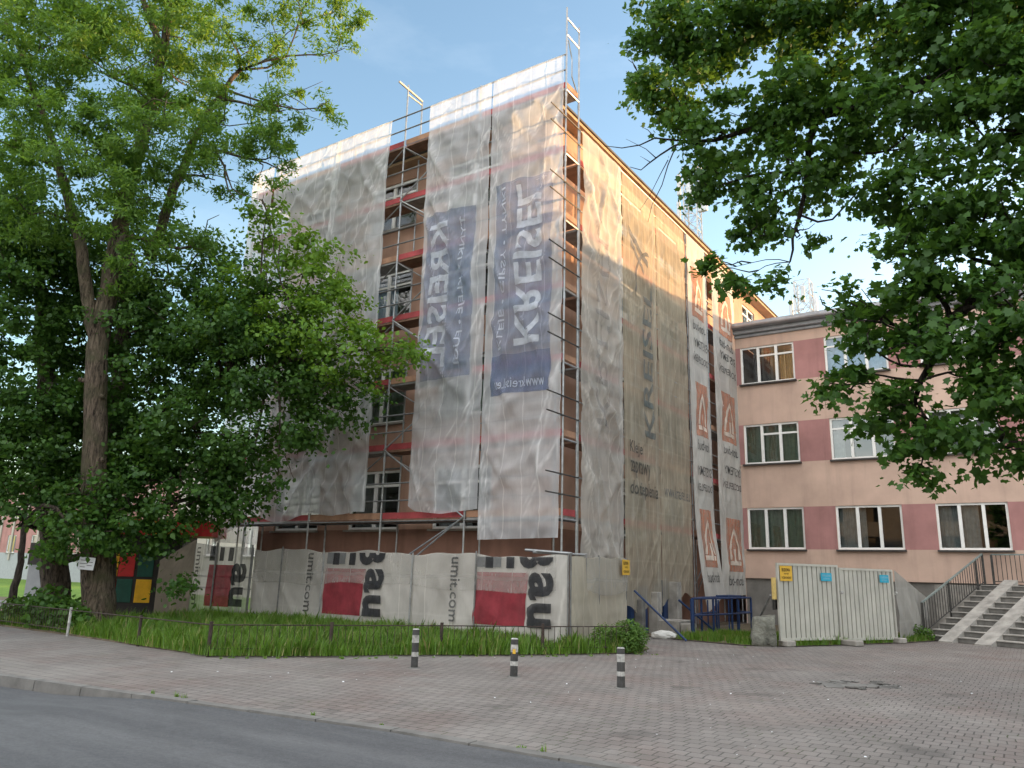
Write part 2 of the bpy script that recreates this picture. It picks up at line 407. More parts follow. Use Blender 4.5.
# ------------------------------------------------------------------ mesh builder
class MB:
    def __init__(self):
        self.v = []; self.f = []; self.mi = []; self.uv = None

    def add(self, verts, faces, m=0):
        b = len(self.v)
        self.v += [tuple(map(float, q)) for q in verts]
        self.f += [tuple(i + b for i in fc) for fc in faces]
        self.mi += [m] * len(faces)
        return self

    def box(self, x0, x1, y0, y1, z0, z1, m=0):
        v = [(x0, y0, z0), (x1, y0, z0), (x1, y1, z0), (x0, y1, z0), (x0, y0, z1), (x1, y0, z1), (x1, y1, z1), (x0, y1, z1)]
        return self.add(v, [(0, 3, 2, 1), (4, 5, 6, 7), (0, 1, 5, 4), (1, 2, 6, 5), (2, 3, 7, 6), (3, 0, 4, 7)], m)

    def obox(self, c, ax, ay, az, m=0):
        c = np.array(c, float); ax = np.array(ax, float); ay = np.array(ay, float); az = np.array(az, float)
        v = [c + sx * ax + sy_ * ay + sz * az for sz in (-1, 1) for sx, sy_ in ((-1, -1), (1, -1), (1, 1), (-1, 1))]
        return self.add(v, [(0, 3, 2, 1), (4, 5, 6, 7), (0, 1, 5, 4), (1, 2, 6, 5), (2, 3, 7, 6), (3, 0, 4, 7)], m)

    def tube(self, a, b, r, n=6, r2=None, m=0):
        return self.path([a, b], [r, r if r2 is None else r2], n, m)

    def path(self, pts, rad, n=6, m=0, cap=True):
        pts = [np.array(q, float) for q in pts]
        rings = []
        prev = None
        for i, q in enumerate(pts):
            d = pts[min(i + 1, len(pts) - 1)] - pts[max(i - 1, 0)]
            d = d / (np.linalg.norm(d) + 1e-9)
            ref = prev if prev is not None else (np.array([1, 0, 0.]) if abs(d[0]) < 0.8 else np.array([0, 1, 0.]))
            s = np.cross(d, ref); s /= np.linalg.norm(s) + 1e-9
            w = np.cross(s, d); prev = w
            rr = rad[i] if hasattr(rad, '__len__') else rad
            rings.append([q + rr * (math.cos(2 * math.pi * k / n) * w + math.sin(2 * math.pi * k / n) * s) for k in range(n)])
        v = [x for rg in rings for x in rg]
        f = []
        for i in range(len(pts) - 1):
            for k in range(n):
                f.append((i * n + k, i * n + (k + 1) % n, (i + 1) * n + (k + 1) % n, (i + 1) * n + k))
        if cap:
            f.append(tuple(range(n - 1, -1, -1))); f.append(tuple((len(pts) - 1) * n + k for k in range(n)))
        return self.add(v, f, m)

    def build(self, name, mats, parent=None, smooth=False, bevel=0.0):
        off = np.zeros(3)
        p = parent
        while p is not None:
            off += np.array(p.location); p = p.parent
        me = bpy.data.meshes.new(name)
        vv = np.array(self.v) - off if len(self.v) else np.zeros((0, 3))
        me.from_pydata([tuple(q) for q in vv], [], self.f)
        mats = mats if isinstance(mats, (list, tuple)) else [mats]
        for mm in mats:
            me.materials.append(MATS[mm])
        if len(mats) > 1:
            me.polygons.foreach_set('material_index', self.mi)
        if self.uv is not None:
            lay = me.uv_layers.new(name='UVMap')
            li = np.zeros(len(me.loops), dtype=np.int32); me.loops.foreach_get('vertex_index', li)
            lay.data.foreach_set('uv', np.array(self.uv, dtype=np.float32)[li].ravel())
        if smooth:
            me.polygons.foreach_set('use_smooth', [True] * len(me.polygons))
        me.update()
        o = bpy.data.objects.new(name, me); COL.objects.link(o)
        if parent is not None:
            o.parent = parent
        if bevel:
            b = o.modifiers.new('bevel', 'BEVEL'); b.width = bevel; b.segments = 1; b.limit_method = 'ANGLE'
        return o


def thing(name, label, cat, loc=(0, 0, 0), group=None):
    o = bpy.data.objects.new(name, None); COL.objects.link(o)
    o.location = loc
    o['label'] = label; o['category'] = cat
    if group:
        o['group'] = group
    return o


def tag(o, label, cat, group=None):
    o['label'] = label; o['category'] = cat
    if group:
        o['group'] = group
    return o


def struct(o):
    o['kind'] = 'structure'; return o


def raw_mesh(name, V, F_counts, F_idx, mat, parent=None, smooth=False):
    """fast mesh from numpy arrays"""
    off = np.zeros(3); p = parent
    while p is not None:
        off += np.array(p.location); p = p.parent
    V = V - off
    me = bpy.data.meshes.new(name)
    me.vertices.add(len(V)); me.vertices.foreach_set('co', V.astype(np.float32).ravel())
    me.loops.add(len(F_idx)); me.loops.foreach_set('vertex_index', F_idx.astype(np.int32))
    me.polygons.add(len(F_counts))
    st = np.concatenate([[0], np.cumsum(F_counts)[:-1]]).astype(np.int32)
    me.polygons.foreach_set('loop_start', st)
    me.materials.append(MATS[mat])
    me.update(calc_edges=True)
    o = bpy.data.objects.new(name, me); COL.objects.link(o)
    if parent is not None:
        o.parent = parent
    return o


# ------------------------------------------------------------------ ground
def kerb_y(x):
    return -11.12 + 0.105 * (x + 2.8) if x < 4 else -10.406 + 0.01 * (x - 4)


def build_ground():
    # base sheet reaching the horizon
    m = MB(); S = 900
    m.add([(-S, -S, -0.30), (S, -S, -0.30), (S, S, -0.30), (-S, S, -0.30)], [(0, 1, 2, 3)])
    struct(m.build('ground', 'lawn'))
    xs = [-120, -60, -30, -20, -14, -10, -7] + [x * 0.5 - 6 for x in range(0, 41)] + [18, 24, 34, 60, 120]
    def roadz(x):
        return -0.13 if x < -1.4 else (-0.13 + 0.115 * min(1, (x + 1.4) / 1.9))
    # pavement and yard of concrete blocks: one sheet
    m = MB()
    for x in xs:
        m.v += [(x, kerb_y(x) + 0.16, 0), (x, 60, 0)]
    n = len(xs)
    for i in range(n - 1):
        m.f.append((2 * i, 2 * i + 2, 2 * i + 3, 2 * i + 1)); m.mi.append(0)
    struct(m.build('pavement', 'paving_blocks'))
    m = MB()
    for x in xs:
        m.v += [(x, kerb_y(x) - 10.5, roadz(x)), (x, kerb_y(x) - 0.0, roadz(x))]
    for i in range(n - 1):
        m.f.append((2 * i, 2 * i + 2, 2 * i + 3, 2 * i + 1)); m.mi.append(0)
    struct(m.build('road', 'asphalt'))
    # kerb stones, one metre each, with open joints
    m = MB(); rr = random.Random(3)
    x = -60.0
    while x < 50:
        x2 = x + 0.985
        y, y2 = kerb_y(x), kerb_y(x2)
        z = 0.006 + rr.uniform(-0.004, 0.004)
        dz = -0.12 if x > 0.1 else 0.0
        za = zb = z
        lo = -0.25
        v = [(x, y, lo), (x2, y2, lo), (x2, y2 + 0.17, lo), (x, y + 0.17, lo),
             (x, y + 0.02, za), (x2, y2 + 0.02, zb), (x2, y2 + 0.17, zb), (x, y + 0.17, za)]
        m.add(v, [(4, 5, 6, 7), (0, 1, 5, 4), (1, 2, 6, 5), (3, 0, 4, 7), (2, 3, 7, 6)])
        x += 1.0
    struct(m.build('kerb', 'kerb_concrete'))
    # far pavement behind the viewpoint
    m = MB()
    m.add([(-120, -60, 0.0), (120, -60, 0.0), (120, -20.8, 0.0), (-120, -32.0, 0.0)], [(0, 1, 2, 3)])
    struct(m.build('far_pavement', 'kerb_concrete'))
    # planted bed in front of the fence and the ground round the trees
    bed = [(-40, -6.6), (-14, -6.75), (-8.6, -7.0), (-5.5, -7.25), (-3.1, -7.4), (-1.7, -5.75), (-0.4, -3.95), (1.0, -2.3), (2.25, -0.5),
           (2.0, 0.6), (0.5, 3.0), (-0.2, 14), (-13, 14), (-13.5, 2), (-16, 1), (-40, 1)]
    m = MB(); m.add([(x, y, 0.03) for x, y in bed], [tuple(range(len(bed)))])
    m.add([(x, y, 0.03) for x, y in bed] + [(x, y, -0.02) for x, y in bed],
          [(i, (i + 1) % len(bed), len(bed) + (i + 1) % len(bed), len(bed) + i) for i in range(len(bed))])
    struct(m.build('planting_bed', 'soil'))
    bed2 = [(1.2, 3.9), (3.3, 3.5), (4.3, 4.2), (5.0, 5.6), (6.4, 8.6), (7.0, 10.4), (6.6, 13.95), (0.15, 13.95), (0.15, 4.3)]
    m = MB(); m.add([(x, y, 0.02) for x, y in bed2], [tuple(range(len(bed2)))])
    struct(m.build('yard_bed', 'soil'))
    # lawn and path far left
    m = MB(); m.add([(-120, 1.2, 0.012), (-16.2, 1.2, 0.012), (-16.2, 40, 0.012), (-120, 40, 0.012)], [(0, 1, 2, 3)])
    struct(m.build('lawn', 'lawn'))
    m = MB(); m.add([(-120, -3.4, 0.034), (-15.5, -3.4, 0.034), (-15.5, -0.6, 0.034), (-120, -0.6, 0.034)], [(0, 1, 2, 3)])
    struct(m.build('path', 'kerb_concrete'))


def pip(poly, x, y):
    c = np.zeros(len(x), bool)
    n = len(poly)
    for i in range(n):
        x1, y1 = poly[i]; x2, y2 = poly[(i + 1) % n]
        k = ((y1 > y) != (y2 > y)) & (x < (x2 - x1) * (y - y1) / (y2 - y1 + 1e-12) + x1)
        c ^= k
    return c


def grass(name, poly, n, h0, h1, z, mat, width=0.012, lean=0.35, hmap=None):
    xs = [q[0] for q in poly]; ys = [q[1] for q in poly]
    x = RNG.uniform(min(xs), max(xs), n * 3); y = RNG.uniform(min(ys), max(ys), n * 3)
    k = pip(poly, x, y) & (np.array([noise.noise(Vector((a * 1.1, b * 1.1, 9.0))) + .6 * noise.noise(Vector((a * 5, b * 5, 2.0))) for a, b in zip(x, y)]) > -.42); x = x[k][:n]; y = y[k][:n]; n = len(x)
    a = RNG.uniform(0, 2 * np.pi, n)
    pat = np.array([noise.noise(Vector((xx * 1.3, yy * 1.3, 4.0))) for xx, yy in zip(x, y)])
    h = RNG.uniform(h0, h1, n) * (1 + 0.8 * pat) * np.where(RNG.random(n) < .06, 1.35, 1)
    if hmap is not None:
        h *= hmap(x, y)
    w = width * RNG.uniform(0.6, 1.5, n)
    lx = np.cos(a + 1.3) * h * lean * RNG.uniform(0.1, 1, n); ly = np.sin(a + 1.3) * h * lean * RNG.uniform(0.1, 1, n)
    V = np.zeros((n, 5, 3))
    dx, dy = np.cos(a) * w, np.sin(a) * w
    V[:, 0] = np.stack([x - dx, y - dy, np.full(n, z)], 1); V[:, 1] = np.stack([x + dx, y + dy, np.full(n, z)], 1)
    V[:, 2] = np.stack([x + dx * .8 + lx * .35, y + dy * .8 + ly * .35, z + h * .6], 1)
    V[:, 4] = np.stack([x - dx * .8 + lx * .35, y - dy * .8 + ly * .35, z + h * .6], 1)
    V[:, 3] = np.stack([x + lx, y + ly, z + h * .97], 1)
    idx = np.arange(n * 5)
    o = raw_mesh(name, V.reshape(-1, 3), np.full(n, 5), idx, mat)
    o['kind'] = 'stuff'
    return o


# ------------------------------------------------------------------ text and prints on sheeting
FONT_CACHE = {}


def text_mesh(s, bold=0.0):
    """2D outline of a word, height ~0.7, triangulated: (verts Nx2, faces)"""
    key = (s, bold)
    if key not in FONT_CACHE:
        cu = bpy.data.curves.new('word', 'FONT'); cu.body = s; cu.size = 1.0
        cu.offset = bold; cu.resolution_u = 3
        o = bpy.data.objects.new('word', cu); COL.objects.link(o)
        dg = bpy.context.evaluated_depsgraph_get(); dg.update()
        me = bpy.data.meshes.new_from_object(o.evaluated_get(dg))
        v = [(q.co.x, q.co.y) for q in me.vertices]; f = [tuple(p.vertices) for p in me.polygons]
        bpy.data.objects.remove(o); bpy.data.curves.remove(cu); bpy.data.meshes.remove(me)
        FONT_CACHE[key] = (v, f)
    return FONT_CACHE[key]


def print_shape(verts2, faces, maxlen, clip=None):
    """subdivide a flat 2D shape so it can follow folds; returns verts, faces"""
    bm = bmesh.new()
    vs = [bm.verts.new((x, y, 0)) for x, y in verts2]
    for f in faces:
        try:
            bm.faces.new([vs[i] for i in f])
        except ValueError:
            pass
    bmesh.ops.remove_doubles(bm, verts=bm.verts, dist=1e-4)
    if clip is not None:
        (cx, cy_), (nx, ny) = clip
        bmesh.ops.bisect_plane(bm, geom=list(bm.verts) + list(bm.edges) + list(bm.faces), plane_co=(cx, cy_, 0), plane_no=(nx, ny, 0), clear_outer=True)
    bmesh.ops.triangulate(bm, faces=list(bm.faces))
    for _ in range(5):
        es = [e for e in bm.edges if e.calc_length() > maxlen]
        if not es:
            break
        bmesh.ops.subdivide_edges(bm, edges=es, cuts=1)
        bmesh.ops.triangulate(bm, faces=[f for f in bm.faces if len(f.verts) > 3])
    bm.verts.index_update()
    v = [(q.co.x, q.co.y) for q in bm.verts]; f = [tuple(q.index for q in fc.verts) for fc in bm.faces]
    bm.free()
    return v, f


class Sheet:
    """a hanging or fenced sheet; s along U in metres, t = height; fold(s,t) is the offset along N"""
    def __init__(self, origin, U, N, seed, amp=1.0, ties=(3.0, 2.0, 1.06), vfold=0.05, diag=0.07, bulge=0.07, edge=0.05, curve=None):
        self.o = np.array(origin, float); self.U = np.array(U, float); self.N = np.array(N, float)
        self.seed = seed; self.amp = amp; self.ties = ties; self.vf = vfold; self.dg = diag; self.bu = bulge; self.ed = edge
        self.curve = curve
        self.cache = {}; self.lim = None; self.line = {}
        self.cr = []

    def fold(self, s, t):
        # bilinear on a fixed grid, so that prints lie on the cloth exactly
        gs, gt = .065, .09
        i, j = math.floor(s / gs), math.floor(t / gt)
        a, b = s / gs - i, t / gt - j
        def g(i, j):
            k = (i, j)
            if k not in self.cache:
                self.cache[k] = self.fold0(i * gs, j * gt)
            return self.cache[k]
        return (g(i, j) * (1 - a) + g(i + 1, j) * a) * (1 - b) + (g(i, j + 1) * (1 - a) + g(i + 1, j + 1) * a) * b

    def fold0(self, s, t):
        sd = self.seed * 17.3
        ps, pt, t0 = self.ties
        a = abs(math.sin(math.pi * (t - t0) / pt)); b = abs(math.sin(math.pi * s / ps))
        n1 = noise.noise(Vector((s * 0.5 + sd, t * 0.22, 1.7)))
        off = self.bu * (0.35 + 0.65 * a) * (0.4 + 0.6 * b) * (0.6 + 0.9 * n1)
        nv = noise.noise(Vector((s * 2.3 + sd, t * 0.16, 5.1))) + 0.5 * noise.noise(Vector((s * 5.1 + sd, t * 0.3, 9.1)))
        off += self.vf * nv
        # drape creases fanning from the ties
        k1 = noise.noise(Vector(((s * 0.9 + t * 0.55) * 1.1 + sd, (t - s) * 0.18, 3.3)))
        k2 = noise.noise(Vector(((s * 0.9 - t * 0.50) * 1.2 - sd, (t + s) * 0.2, 8.3)))
        r1 = max(0.0, 1 - abs(k1) * 5.5) ** 1.5; r2 = max(0.0, 1 - abs(k2) * 5.5) ** 1.5
        off += self.dg * (r1 + 0.8 * r2) * (0.3 + 0.7 * a)
        h1 = noise.noise(Vector((s * 0.5 + sd, t * 2.1, 6.3)))
        off += self.dg * 0.35 * max(0.0, 1 - abs(h1) * 5)
        ln = 0.0
        for x0, y0, x1, y1, am, wd in self.cr:
            dx, dy = x1 - x0, y1 - y0; L2 = dx * dx + dy * dy
            f = ((s - x0) * dx + (t - y0) * dy) / L2
            if 0 < f < 1.0:
                d = abs((s - x0) * dy - (t - y0) * dx) / math.sqrt(L2)
                if d < wd * 4:
                    e = min(1, f / .08) * (1 - f) ** .6
                    off += am * math.exp(-(d / wd)) * e
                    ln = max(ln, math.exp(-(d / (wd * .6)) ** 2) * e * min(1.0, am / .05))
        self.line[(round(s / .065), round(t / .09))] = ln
        if self.lim:
            s0, s1, tt, tb = self.lim
            e = min(s - s0, s1 - s); f = .30 + .70 * min(1, max(0, e / .55)) ** .7
            f *= .08 + .92 * min(1, max(0, (tt - t) / .9))
            # pulled in toward the tie every two metres along the side hems
            off = off * f
        return off * self.amp

    def P(self, s, t, lift=0.0):
        sd = self.seed * 7.7
        ds = self.ed * noise.noise(Vector((sd, t * 0.22, 0.3)))
        q = self.o + self.U * (s + ds) + self.N * (self.fold(s, t) + lift)
        q = q.copy(); q[2] += t
        if self.curve:
            q = q + self.curve(s, t)
        return q

    def mesh(self, name, s0, s1, bot, top, mat, parent=None, step=0.075, lift=0.0):
        if self.lim is None:
            self.lim = (s0, s1, top((s0 + s1) / 2) if callable(top) else top, 0)
            self.cache = {}
            rr = random.Random(self.seed * 101); ps, pt, t0 = self.ties; tl = self.lim[2]
            for k in range(int(tl / pt) + 1 if self.dg > .04 else 0):
                for t1 in (t0 + pt * k, t0 + pt * (k + .75)):
                    for side in (0, 1):
                        if rr.random() < .25:
                            continue
                        x0 = s0 + .03 if side == 0 else s1 - .03
                        for _ in range(rr.choice((1, 1, 2, 3))):
                            L = rr.uniform(.7, 3.2); a = abs(rr.gauss(.35, .25)) * (1 if side == 0 else -1)
                            self.cr.append((x0, t1, x0 + L * math.sin(a), t1 - L * math.cos(a), rr.uniform(.25, .9) * self.dg * .8, rr.uniform(.03, .065)))
                if rr.random() < .5:
                    x0 = rr.uniform(s0, s1); a = rr.gauss(0, .3); L = rr.uniform(.8, 2.6); t1 = t0 + pt * k
                    self.cr.append((x0, t1, x0 + L * math.sin(a), t1 - L * math.cos(a), rr.uniform(.2, .6) * self.dg, rr.uniform(.03, .06)))
        ns = max(2, int((s1 - s0) / step * 1.2))
        hh = max((top(s) if callable(top) else top) - (bot(s) if callable(bot) else bot) for s in (s0, (s0 + s1) / 2, s1))
        nt_ = max(2, int(hh / (step * 1.25)))
        m = MB(); m.uv = []
        for j in range(nt_ + 1):
            for i in range(ns + 1):
                s = s0 + (s1 - s0) * i / ns
                b = bot(s) if callable(bot) else bot
                tt = top(s) if callable(top) else top
                t = b + (tt - b) * j / nt_
                m.v.append(tuple(self.P(s, t, lift))); m.uv.append((s, t))
        for j in range(nt_):
            for i in range(ns):
                a = j * (ns + 1) + i
                m.f.append((a, a + 1, a + ns + 2, a + ns + 1)); m.mi.append(0)
        o = m.build(name, mat, parent, smooth=True)
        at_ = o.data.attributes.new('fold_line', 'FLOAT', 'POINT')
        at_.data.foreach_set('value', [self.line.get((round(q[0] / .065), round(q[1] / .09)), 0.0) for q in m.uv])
        return o

    def prints(self, name, verts2, faces, mat, parent, lift=0.012, maxlen=0.14, clip=None):
        v, f = print_shape(verts2, faces, maxlen, clip)
        m = MB(); m.v = [tuple(self.P(s, t, lift)) for s, t in v]; m.f = f; m.mi = [0] * len(f)
        return m.build(name, mat, parent, smooth=True)

    def rect(self, name, s0, s1, t0, t1, mat, parent, lift=0.014, skew=0.0):
        ns = max(1, int(abs(s1 - s0) / 0.07)); nt_ = max(1, int((t1 - t0) / 0.09))
        m = MB()
        for j in range(nt_ + 1):
            for i in range(ns + 1):
                t = t0 + (t1 - t0) * j / nt_
                m.v.append(tuple(self.P(s0 + (s1 - s0) * i / ns + skew * (t - t0), t, lift)))
        for j in range(nt_):
            for i in range(ns):
                a = j * (ns + 1) + i
                m.f.append((a, a + 1, a + ns + 2, a + ns + 1)); m.mi.append(0)
        return m.build(name, mat, parent, smooth=True)

    def word(self, name, s, box, mode, mat, parent, bold=0.01, lift=0.03, mirror=False, clip=None, flipz=1):
        """fit a word into box=(s0,s1,t0,t1). mode: 'h' upright, 'up' reading upward, 'down' reading downward"""
        v, f = text_mesh(s, bold)
        xs = [q[0] for q in v]; ys = [q[1] for q in v]
        x0, x1, y0, y1 = min(xs), max(xs), min(ys), max(ys)
        s0, s1, t0, t1 = box
        out = []
        for x, y in v:
            a = (x - x0) / (x1 - x0); b = (y - y0) / (y1 - y0)
            if mode == 'h':
                if mirror: a = 1 - a
                ss, tt = a, b
            elif mode == 'up':
                ss, tt = ((1 - b) if not mirror else b), a
            else:
                ss, tt = (b if not mirror else 1 - b), 1 - a
            out.append((s0 + (s1 - s0) * ss, t0 + (t1 - t0) * tt))
        return self.prints(name, out, f, mat, parent, lift, clip=clip)


# ------------------------------------------------------------------ facades and windows
def facade(m, O, U, N, width, z0, z1, openings, matfn, reveal=0.16, rev_mat=0):
    O = np.array(O, float); U = np.array(U, float); N = np.array(N, float)
    us = sorted(set([0, width] + [q for o in openings for q in o[:2]]))
    zs = sorted(set([z0, z1] + [q for o in openings for q in o[2:4]]))
    def pt(u, z, d=0.0):
        q = O + U * u - N * d; return (q[0], q[1], z)
    for i in range(len(us) - 1):
        for j in range(len(zs) - 1):
            uc, zc = (us[i] + us[i + 1]) / 2, (zs[j] + zs[j + 1]) / 2
            if any(o[0] < uc < o[1] and o[2] < zc < o[3] for o in openings):
                continue
            m.add([pt(us[i], zs[j]), pt(us[i + 1], zs[j]), pt(us[i + 1], zs[j + 1]), pt(us[i], zs[j + 1])], [(0, 1, 2, 3)], matfn(uc, zc))
    for u0_, u1_, a, b in [o[:4] for o in openings]:
        d = reveal
        m.add([pt(u0_, a), pt(u0_, b), pt(u0_, b, d), pt(u0_, a, d)], [(0, 1, 2, 3)], rev_mat)
        m.add([pt(u1_, a), pt(u1_, a, d), pt(u1_, b, d), pt(u1_, b)], [(0, 1, 2, 3)], rev_mat)
        m.add([pt(u0_, b), pt(u1_, b), pt(u1_, b, d), pt(u0_, b, d)], [(0, 1, 2, 3)], rev_mat)
        m.add([pt(u0_, a), pt(u0_, a, d), pt(u1_, a, d), pt(u1_, a)], [(0, 1, 2, 3)], rev_mat)


def window(parent, O, U, N, u0_, u1_, z0, z1, lights=3, transoms=(), curtain=None, pane_mat='glass', sill_mat='dark_sill', depth=0.09, fr=0.075, cover=1.0):
    O = np.array(O, float); U = np.array(U, float); N = np.array(N, float); Z = np.array([0, 0, 1.0])
    def c(u, z, d):
        return O + U * u - N * d + Z * (z - O[2])
    m = MB()
    def bar(ua, ub, za, zb, d=depth, th=0.035):
        m.obox(c((ua + ub) / 2, (za + zb) / 2, d), U * (ub - ua) / 2, N * th, Z * (zb - za) / 2)
    bar(u0_, u0_ + fr, z0, z1); bar(u1_ - fr, u1_, z0, z1)
    bar(u0_ + fr, u1_ - fr, z0, z0 + fr); bar(u0_ + fr, u1_ - fr, z1 - fr, z1)
    w = (u1_ - u0_) / lights
    for k in range(1, lights):
        bar(u0_ + k * w - fr * 0.7, u0_ + k * w + fr * 0.7, z0 + fr, z1 - fr, depth - 0.004, 0.04)
    for k in transoms:
        a = u0_ + k * w + (fr if k == 0 else fr * 0.7); b = u0_ + (k + 1) * w - (fr if k == lights - 1 else fr * 0.7)
        zt = z0 + (z1 - z0) * 0.74
        bar(a, b, zt - 0.035, zt + 0.035, depth + 0.002, 0.033)
    o = m.build('window', 'white_frame', parent)
    p = MB(); p.add([c(u0_ + 0.02, z0 + 0.02, depth + 0.02), c(u1_ - 0.02, z0 + 0.02, depth + 0.02), c(u1_ - 0.02, z1 - 0.02, depth + 0.02), c(u0_ + 0.02, z1 - 0.02, depth + 0.02)], [(0, 1, 2, 3)])
    p.build('pane', pane_mat, o)
    if sill_mat:
        s = MB(); s.obox(c((u0_ + u1_) / 2, z0 - 0.035, -0.02), U * ((u1_ - u0_) / 2 + 0.05), N * 0.12, Z * 0.03)
        s.build('sill', sill_mat, o)
    if curtain:
        q = MB(); n = 40
        ua, ub = u0_ + 0.03, u0_ + (u1_ - u0_ - 0.03) * cover
        for i in range(n + 1):
            u = ua + (ub - ua) * i / n
            dd = depth + 0.22 + 0.035 * math.sin(i * 1.9) + 0.02 * math.sin(i * 0.7)
            q.v += [tuple(c(u, z0 + 0.05, dd)), tuple(c(u, z1 - 0.02, dd))]
        for i in range(n):
            q.f.append((2 * i, 2 * i + 2, 2 * i + 3, 2 * i + 1)); q.mi.append(0)
        q.build('curtain', curtain, o, smooth=True)
    return o


def tall_building():
    T = thing('apartment_block', 'tall terracotta block wrapped in scaffolding and white sheeting', 'building', (-7, 6, 0))
    x0, x1, y0, y1, zt = -12.6, -0.9, 1.0, 27.0, 14.85
    rows = [(2.82, 4.62), (6.1, 7.9), (9.4, 11.2), (12.72, 14.45)]
    fo = [(c - 1.05 - x0, c + 1.05 - x0, a, b) for c in (-10.75, -7.3, -3.9) for a, b in rows]
    so = [(c - 0.95, c + 0.95, a, b) for c in (5.2, 8.5, 11.8, 15.1, 18.4) for a, b in rows]
    m = MB()
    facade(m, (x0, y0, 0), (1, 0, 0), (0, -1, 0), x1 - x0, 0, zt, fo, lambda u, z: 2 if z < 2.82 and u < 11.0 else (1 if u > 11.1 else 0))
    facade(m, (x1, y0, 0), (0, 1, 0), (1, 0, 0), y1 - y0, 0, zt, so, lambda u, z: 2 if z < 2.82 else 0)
    m.add([(x0, y0, 0), (x0, y1, 0), (x0, y1, zt), (x0, y0, zt)], [(0, 1, 2, 3)])
    m.add([(x0, y1, 0), (x1, y1, 0), (x1, y1, zt), (x0, y1, zt)], [(0, 1, 2, 3)])
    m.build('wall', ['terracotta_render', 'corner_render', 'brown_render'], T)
    n = MB()
    n.add([(x0 + .3, y0 + 1.6, 0.1), (x1 - 1.6, y0 + 1.6, 0.1), (x1 - 1.6, y0 + 1.6, zt - .1), (x0 + .3, y0 + 1.6, zt - .1)], [(0, 1, 2, 3)])
    n.add([(x1 - 1.6, y0 + 1.6, 0.1), (x1 - 1.6, y1 - .3, 0.1), (x1 - 1.6, y1 - .3, zt - .1), (x1 - 1.6, y0 + 1.6, zt - .1)], [(0, 1, 2, 3)])
    for z in (5.3, 8.6, 11.9):
        n.box(x0 + .3, x1 - .3, y0 + .3, y1 - .3, z, z + .2)
    n.build('interior_wall', 'interior_dark', T)
    r = MB(); r.box(x0 - .45, x1 + .45, y0 - .40, y1 + .4, zt, zt + 0.10)
    r.build('eave', 'eave_board', T)
    r = MB(); r.box(x0 - .5, x1 + .5, y0 - .45, y1 + .45, zt + 0.104, zt + 0.17)
    r.build('roof', 'roof_felt', T)
    cur = ['grey_curtain', None, 'blind_and_reflection_blue', 'green_curtain']
    k = 0
    for u0_, u1_, a, b in fo:
        window(T, (x0, y0, 0), (1, 0, 0), (0, -1, 0), u0_, u1_, a, b, 2, (0, 1), cur[(k * 7) % 4], sill_mat='concrete', cover=0.6 + 0.4 * ((k * 3) % 2)); k += 1
    for u0_, u1_, a, b in so:
        window(T, (x1, y0, 0), (0, 1, 0), (1, 0, 0), u0_, u1_, a, b, 2, (0, 1), cur[(k * 5) % 4], sill_mat='concrete'); k += 1
    return T


